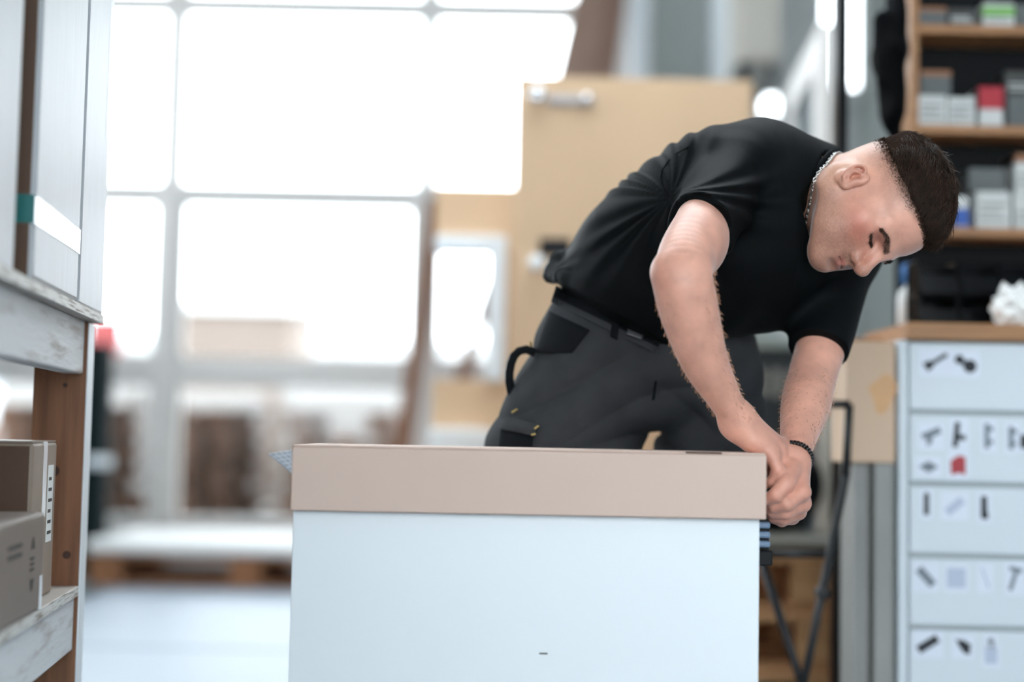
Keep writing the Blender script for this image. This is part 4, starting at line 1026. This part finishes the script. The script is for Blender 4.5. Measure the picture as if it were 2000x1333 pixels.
def rot(poly, a): c, s = math.cos(math.radians(a)), math.sin(math.radians(a)); return [(x*c-y*s, x*s+y*c) for x, y in poly]
def rc(x0, x1, y0, y1): return [(x0, y0), (x1, y0), (x1, y1), (x0, y1)]
def disc(x, y, r, n=12): return [(x+r*math.cos(2*math.pi*i/n), y+r*math.sin(2*math.pi*i/n)) for i in range(n)]
icon(0, 1826, 706, [rot(rc(-10, 26, -4, 4), -32), rot([(-24, -10), (-8, -7), (-8, 7), (-24, 10)], -32)], M_i1)
icon(0, 1884, 711, [disc(-12, -8, 9), disc(9, 5, 13), rot(rc(-14, 10, -5, 5), 30)], M_i1)
icon(1, 1817, 849, [rot([(-18, -7), (20, -9), (20, 4), (2, 5), (-6, 18), (-16, 18), (-10, 5), (-18, 4)], -20)], M_i2)
icon(1, 1866, 850, [rot(rc(-5, 5, -25, 24), 6), rc(4, 18, 0, 10), rc(-2, 6, -10, 2)], M_i1)
icon(1, 1926, 852, [rc(-5, 4, -24, 24), rc(3, 12, -18, -10), rc(3, 12, 8, 15)], M_i2)
icon(1, 1973, 856, [rc(-5, 4, -22, 22), rc(3, 11, -17, -9), rc(3, 10, 8, 14)], M_i2)
icon(1, 1997, 862, [rc(-6, 8, -12, 14)], M_i1)
icon(1, 1812, 912, [[(-19, 0), (0, -11), (19, 0), (0, 12)]], M_i2)
icon(1, 1870, 910, [[(-15, -9), (0, -20), (14, -17), (14, 18), (2, 14), (-14, 18)]], M_i3)
icon(2, 1808, 986, [rc(-5, 5, -20, 20), rc(-3, 3, -24, -20)], M_i1)
icon(2, 1863, 989, [rot(rc(-20, 20, -8, 8), -40)], M_i4)
icon(2, 1920, 992, [rc(-6, 6, -22, 20), rc(-4, 8, 8, 22)], M_i1)
icon(3, 1807, 1127, [rot(rc(-21, 21, -8, 8), 48)], M_i2)
icon(3, 1866, 1128, [rc(-18, 18, -18, 20)], M_i4)
icon(3, 1922, 1128, [rot(rc(-2, 2, -20, 22), -20)], M_i4)
icon(3, 1978, 1130, [rot(rc(-4, 4, -14, 24), 18), rot(rc(-13, 12, -22, -13), 14)], M_i2)
icon(4, 1811, 1258, [rot(rc(-22, 22, -8, 8), -32)], M_i1)
icon(4, 1880, 1262, [disc(-2, -4, 8), [(-16, -14), (-2, -10), (14, -4), (12, 16), (2, 14), (-6, 4)]], M_i1)
icon(4, 1933, 1252, [disc(0, 0, 6)], M_i2); icon(4, 1934, 1280, [rc(-12, 12, -14, 16)], M_i4)
wt0, wt1 = wx(1768, CY), cx0+CW+.02
o = part('worktop', M_oak, None, 0, wt1-wt0, 0, .355, 0, .034, bevel=.003); o.location = (wt0, CY-.02, cz[0]+.001); tag(o, 'oak worktop lying on the white drawer cabinet', 'worktop')
ztop = cz[0]+.0355
o = part('oak_strip', M_oak, None, 0, .10, 0, .3, 0, .012, bevel=.002); o.location = (wx(1744, 2.98), 2.98, cz[0]-.004); tag(o, 'thin oak strip poking out left under the worktop', 'strip')
o.location[0] = cx0-.03-.08; 
# stacking bins on the worktop
M_bin = mat('black_glossy_bin', srgb(5, 7, 11), .15, spec=.08)
def bin_mesh():
    m_ = MB(); w, d_, h_, t = .083, .10, .070, .003
    m_.bx(-w/2, w/2, 0, d_, 0, t); m_.bx(-w/2, -w/2+t, .012, d_, t, h_); m_.bx(w/2-t, w/2, .012, d_, t, h_); m_.bx(-w/2, w/2, d_-t, d_, t, h_)
    return m_.mesh('bin')
bmesh_ = bin_mesh(); bmesh_.materials.append(M_bin)
fr = MB()
for k in range(8):
    a0_, a1_ = -math.pi/2 + k*math.pi/16, -math.pi/2 + (k+1)*math.pi/16
    y0_, y1_ = .012+.022*math.sin(a0_)*1.0, .012+.022*math.sin(a1_)
    z0_, z1_ = .0+.005*k, .005*(k+1)
    fr.bx(-.0415, .0415, min(y0_, y1_), max(y0_, y1_)+.003, z0_, z1_)
frm = fr.mesh('bin_front'); frm.materials.append(M_bin)
rm = MB().tube([(-.0415, 0.012, .070), (-.0415, .1, .070), (.0415, .1, .070), (.0415, .012, .070), (-.0415, .012, .070)], .003, 6).mesh('rim'); rm.materials.append(M_bin)
bx0 = wx(1834, CY+.12)
nb_ = 0
for r_ in (0, 1):
    for c_ in range(3):
        e = empty('storage_bin', (bx0 + c_*.088, CY+.12, ztop + r_*.0735), 0, 'glossy black storage bin on the worktop, %s row, %s' % (('lower', 'upper')[r_], ('leftmost', 'middle one', 'rightmost')[c_]), 'bin', 'black storage bins')
        for n_, m_ in (('shell', bmesh_), ('front', frm), ('rim', rm)):
            o = bpy.data.objects.new(n_, m_); COL.objects.link(o); o.parent = e
# crumpled paper at the right end of the worktop
rng = np.random.default_rng(11)
bm = bmesh.new(); bmesh.ops.create_icosphere(bm, subdivisions=3, radius=.05)
for v_ in bm.verts:
    n_ = v_.co.normalized(); k_ = .75 + .45*abs(math.sin(n_.x*5+1)*math.sin(n_.z*6+n_.y*4)) + rng.uniform(-.10, .10); v_.co *= k_
    v_.co.x *= 1.05; v_.co.z = max(v_.co.z*1.1, -.035)
me = bpy.data.meshes.new('crumpled_paper'); bm.to_mesh(me); bm.free()
o = link('crumpled_paper', me, M_paper); c = Y(1990, 600, CY+.03); o.location = (c[0], CY+.045, ztop+.0355); tag(o, 'crumpled white paper at the right end of the worktop', 'paper')
# white bottle with blue cap behind the worktop end
e = empty('spray_bottle', (wx(1783, CY+.25), CY+.28, ztop), 0, 'white bottle with blue top beside the black bins', 'bottle')
MB().lathe([(.02, 0), (.026, .004), (.026, .08), (.022, .095), (.010, .105), (.010, .112)], 20).build('body', M_paper, e, True)
MB().lathe([(.011, .108), (.018, .112), (.018, .150), (.012, .156)], 18).build('cap', mat('blue_cap', srgb(30, 104, 168), .4), e, True)
# ------------------------------------------------------------------ shelf unit with small boxes
SY = 3.25
sx0 = wx(1779, SY); SW = .62; sdep = .13
zsh = [wz(48, SY, 1880), wz(244, SY, 1880), wz(444, SY, 1880)]
unit = empty('shelf_unit', (sx0, SY, 0), 0, 'oak shelf unit with black back holding small boxes', 'shelf')
part('side', M_oak, unit, 0, .018, 0, sdep, zsh[2]-.021, 2.0, bevel=.001); part('side', M_oak, unit, SW-.018, SW, 0, sdep, zsh[2]-.021, 2.0, bevel=.001)
part('back', mat('black_back_panel', srgb(12, 14, 17), .7, spec=.2), unit, 0, SW, sdep, sdep+.01, 0, 2.0)
part('top', M_oak, unit, 0, SW, 0, sdep, 2.0, 2.02)
for z_ in zsh: part('shelf', M_oak, unit, .0185, SW-.0185, .001, sdep, z_-.021, z_, bevel=.001)
M_b = {'white': mat('box_white', srgb(206, 208, 206), .6, var=.05, scale=30), 'grey': mat('box_grey', srgb(96, 100, 100), .6, var=.06, scale=30), 'dark': mat('box_dark', srgb(64, 64, 62), .6, var=.1, scale=40),
       'brown': mat('box_brown', srgb(150, 106, 78), .7), 'red': mat('box_red', srgb(176, 30, 48), .5), 'green': mat('box_green', srgb(120, 176, 92), .5), 'blue': mat('box_blue', srgb(40, 86, 170), .5)}
def sbox(px0, px1, pyt, z0, base, label, top=None, strip=None, print_=None):
    x0, x1 = wx(px0, SY), wx(px1, SY); zt_ = wz(pyt, SY, (px0+px1)/2)
    e = empty('small_box', ((x0+x1)/2, SY+.012, z0+.0005), 0, label, 'box', 'small boxes on the oak shelf unit'); h_ = zt_-z0; w = (x1-x0)/2-.0008
    part('body', M_b[base], e, -w, w, 0, .09, 0, h_, bevel=.001)
    if top: part('lid', M_b[top], e, -w, w, -.001, .09, h_*.78, h_+.0005)
    if strip: part('band', M_b[strip[0]], e, -w-.0004, w+.0004, -.0012, .02, h_*strip[1], h_*strip[2])
    if print_:
        for k in range(print_): part('print', M_b['grey'] if base != 'dark' else M_b['white'], e, -w*.8, w*(.75-.3*(k % 2)), -.0009, 0, h_*(.22+.2*k), h_*(.22+.2*k)+.004)
    return zt_
z1s, z2s, z3s = zsh
sbox(1797, 1853, 12, z1s, 'grey', 'grey box with brown lid on the top shelf', 'brown', print_=2)
sbox(1855, 1914, 14, z1s, 'dark', 'dark grey box on the top shelf', print_=2)
sbox(1925, 1988, 4, z1s, 'white', 'white box with green patch on the top shelf', strip=('green', .45, .85), print_=2)
sbox(1991, 2040, 6, z1s, 'grey', 'grey box at the right edge of the top shelf', print_=2)
t_ = sbox(1796, 1853, 184, z2s, 'white', 'left white box of two side by side on the middle shelf', print_=3)
sbox(1855, 1909, 188, z2s, 'white', 'right white box of two side by side on the middle shelf', print_=3)
sbox(1800, 1862, 136, t_+.001, 'grey', 'grey box with brown lid lying on a white box', 'brown', print_=2)
sbox(1917, 1965, 168, z2s, 'white', 'red and white box on the middle shelf', strip=('red', .44, 1.0))
t_ = sbox(1973, 2030, 186, z2s, 'grey', 'grey box under another one at the right of the middle shelf', print_=3)
sbox(1968, 2030, 137, t_+.001, 'dark', 'dark box on top of the grey one on the middle shelf', print_=2)
sbox(1868, 1896, 382, z3s, 'white', 'blue and white box on the lower shelf beside the man\'s hair', strip=('blue', .05, .6))
t_ = sbox(1910, 1979, 373, z3s, 'white', 'white printed box on the lower shelf', print_=3)
sbox(1896, 1968, 327, t_+.001, 'grey', 'greyish box lying on the white printed box', print_=2)
t_ = sbox(1985, 2040, 376, z3s, 'white', 'white box at the right edge of the lower shelf', print_=2)
sbox(1987, 2042, 300, t_+.001, 'white', 'white box on top of another at the right edge', 'brown', print_=2)
# black jacket hanging from the side of the shelf unit
jc = mat('black_jacket_cloth', srgb(8, 9, 11), .8, spec=.05)
jp = [elcone(P(1756, -60, 3.2), P(1738, 110, 3.18), D(1, 0), .012, .030, .05, .07, .03), elcone(P(1738, 110, 3.18), P(1744, 215, 3.18), D(1, 0), .032, .026, .07, .06, .03),
      cone(P(1740, 180, 3.18), P(1756, 320, 3.18), .026, .010, .03), cone(P(1722, 40, 3.16), P(1728, 160, 3.15), .016, .018, .03)]
jv, jf = isosurface(jp, .006, lambda X: .004*np.sin(X[:, 0]*90+2*np.sin(X[:, 2]*20)))
jo = empty('jacket', P(1745, 320, 3.18), 0, 'black jacket hanging at the left side of the oak shelf unit', 'jacket')
link('cloth', np_mesh('cloth', jv-np.array(jo.location), jf), jc, jo)
pk = P(1768, -70, 3.2)-np.array(jo.location); MB().tube([pk + [.0, 0, 0], pk + [-.03, 0, .0], pk+[-.04, 0, .02]], .006, 8).build('hook', M_chrome, jo, True)
# ------------------------------------------------------------------ between bench and cabinet
PY = 2.915
x0, x1, z0, z1 = face(1657, 1752, 668, 904, PY)
x0 += cx0-.004-x1; x1 = cx0-.004
e = empty('plywood_crate', (x0, PY, z0), 0, 'light plywood crate with an orange stain left of the drawer cabinet', 'crate')
part('front', M_ply, e, 0, x1-x0, 0, .012, 0, z1-z0, bevel=.001); part('side', M_ply, e, 0, .012, .0125, .12, 0, z1-z0); part('side', M_ply, e, x1-x0-.012, x1-x0, .0125, .12, 0, z1-z0)
part('back', M_ply, e, 0, x1-x0, .12, .132, 0, z1-z0); part('bottom', M_ply, e, .012, x1-x0-.012, .0125, .12, 0, .012)
mo = mat('orange_stain', srgb(214, 168, 122), .6, var=.05, scale=20)
MB().prism([(.075+.026*(1+.25*math.sin(3*a))*math.cos(a), .14+.040*(1+.2*math.sin(2*a))*math.sin(a)) for a in np.linspace(0, 6.28, 25)[:-1]], .0006).build('stain', mo, e)
# grey standing boards that carry the crate
for k, wds in enumerate(('nearest the drawer cabinet', 'in the middle', 'farthest from the drawer cabinet')):
    xx, wb_ = ((x1-.021, .020), (x1-.058, .015), (x1-.078, .004))[k]
    o = part('grey_board', M_grey, None, -wb_, wb_, 0, .12, 0, z0-.001, bevel=.002); o.location = (xx, PY+.004+.03*(k == 1), 0)
    tag(o, 'tall grey board standing under the plywood crate, %s' % wds, 'board', 'grey boards under the crate')
# pale folded cartons behind
o = part('white_board', mat('cream_board', srgb(216, 210, 198), .7), None, 0, .05, 0, .02, 0, wz(560, 3.9, 1620), bevel=.002); o.location = (wx(1618, 3.9), 3.9, 0); tag(o, 'narrow cream board standing behind the left forearm', 'board')
o = part('white_board', mat('cream_board', srgb(216, 210, 198), .7), None, 0, .09, 0, .02, 0, wz(640, 4.1, 1620), bevel=.002); o.location = (wx(1604, 4.1), 4.1, 0); tag(o, 'wide cream board standing behind the narrow one', 'board')
# folding stand with crossed black legs
SYs = 2.868
e = empty('folding_stand', (wx(1580, SYs), SYs, 0), 0, 'black folding stand with crossed tubular legs in front of the pallets', 'stand')
def st(p0, p1, n='leg', r=.0085):
    a_, b_ = Y(*p0, SYs)-np.array(e.location), Y(*p1, SYs)-np.array(e.location); MB().tube([a_, b_], r, 8).build(n, M_blackm, e, True)
def gz(px_, py_, dx): return (px_, py_)
st((1659, 790), (1652, 930)); 
gA, gB = Y(1652, 930, SYs), Y(1592, 1230, SYs); k_ = gB[2]/(gA[2]-gB[2]); gC = gB + (gB-gA)*k_
loc_ = np.array(e.location)
MB().tube([gA-loc_, gC-loc_+[0, 0, .009]], .0085, 8).build('leg', M_blackm, e, True)
gA, gB = Y(1488, 1085, SYs), Y(1556, 1300, SYs); k_ = gB[2]/(gA[2]-gB[2]); gC = gB + (gB-gA)*k_
MB().tube([gA-loc_ + [0, .025, 0], gC-loc_+[0, .025, .009]], .0085, 8).build('leg', M_blackm, e, True)
MB().tube([Y(1612, 790, SYs)-loc_, Y(1659, 790, SYs)-loc_], .0085, 8).build('crossbar', M_blackm, e, True)
MB().tube([Y(1488, 1085, SYs)-loc_+[0, .025, 0], Y(1626, 1085, SYs)-loc_+[0, .02, 0]], .0075, 8).build('crossbar', M_blackm, e, True)
MB().lathe([(.006, -.01), (.012, -.008), (.012, .03), (.006, .034)], 14, 'Y', tuple(Y(1608, 1160, SYs)-loc_)).build('hinge', M_blackm, e, True)
# pallets stacked on the right
pr = Y(1682, 1110, 3.55)
zp = pr[2]; npal = 3
xr = pr[0]; L2 = .80
base = None
for k in range(3):
    z_ = [0, .1445, .289][k]
    if base is None: base = p_ = pallet('pallet', .95, .8, (xr-.475, 3.55+.40, z_), 0, M_pallet)
    else: p_ = copy_tree(base); p_.location = (xr-.475-.01*k, 3.55+.40+.012*k, z_)
    tag(p_, 'brown pallet in the indoor stack right of the bench, %s' % ('lowest', 'middle one', 'topmost')[k], 'pallet', 'pallets stacked indoors')
zpt = .289+.1445
o = part('grey_mat', mat('olive_felt', srgb(92, 90, 82), .9), None, -.2, .2, -.2, .2, 0, .03, bevel=.01); o.location = (wx(1520, 3.8), 3.80, zpt+.001); tag(o, 'dark olive felt pad on the indoor pallet stack', 'pad')
# black wheel standing on the pallets
wc = Y(1532, 955, 3.95); wr_ = (wx(1606, 3.95)-wx(1532, 3.95))
wr_ = .132
e = empty('wheel', (wx(1514, 3.92)+.0, 3.92, zpt+.032), 0, 'black rubber wheel standing behind the hands', 'wheel')
MB().lathe([(wr_*.62, -.03), (wr_*.9, -.035), (wr_, -.02), (wr_, .02), (wr_*.9, .035), (wr_*.62, .03)], 36, 'Y', (0, 0, wr_)).build('tyre', M_black, e, True)
MB().lathe([(.02, -.02), (wr_*.6, -.015), (wr_*.63, -.028), (wr_*.63, .028), (wr_*.6, .015), (.02, .02)], 30, 'Y', (0, 0, wr_)).build('rim', M_blackm, e, True)
MB().lathe([(.012, -.04), (.022, -.035), (.022, .035), (.012, .04)], 16, 'Y', (0, 0, wr_)).build('hub', M_black, e, True)
# dark machine behind the man's waist
x0, x1, z0, z1 = face(1420, 1585, 655, 900, 4.6)
e = empty('machine', (x0, 4.6, 0), 0, 'dark machine with pale top seen between the man\'s arms', 'machine')
part('housing', mat('machine_dark', srgb(40, 46, 50), .5), e, 0, x1-x0, 0, .4, 0, z1-.045, bevel=.01); part('top', mat('machine_top', srgb(150, 160, 156), .5), e, -.02, x1-x0+.02, -.02, .42, z1-.045, z1, bevel=.008)
for k in range(4): part('vent', M_grey, e, .05+.05*k, .075+.05*k, -.006, .001, z1-.20, z1-.11)
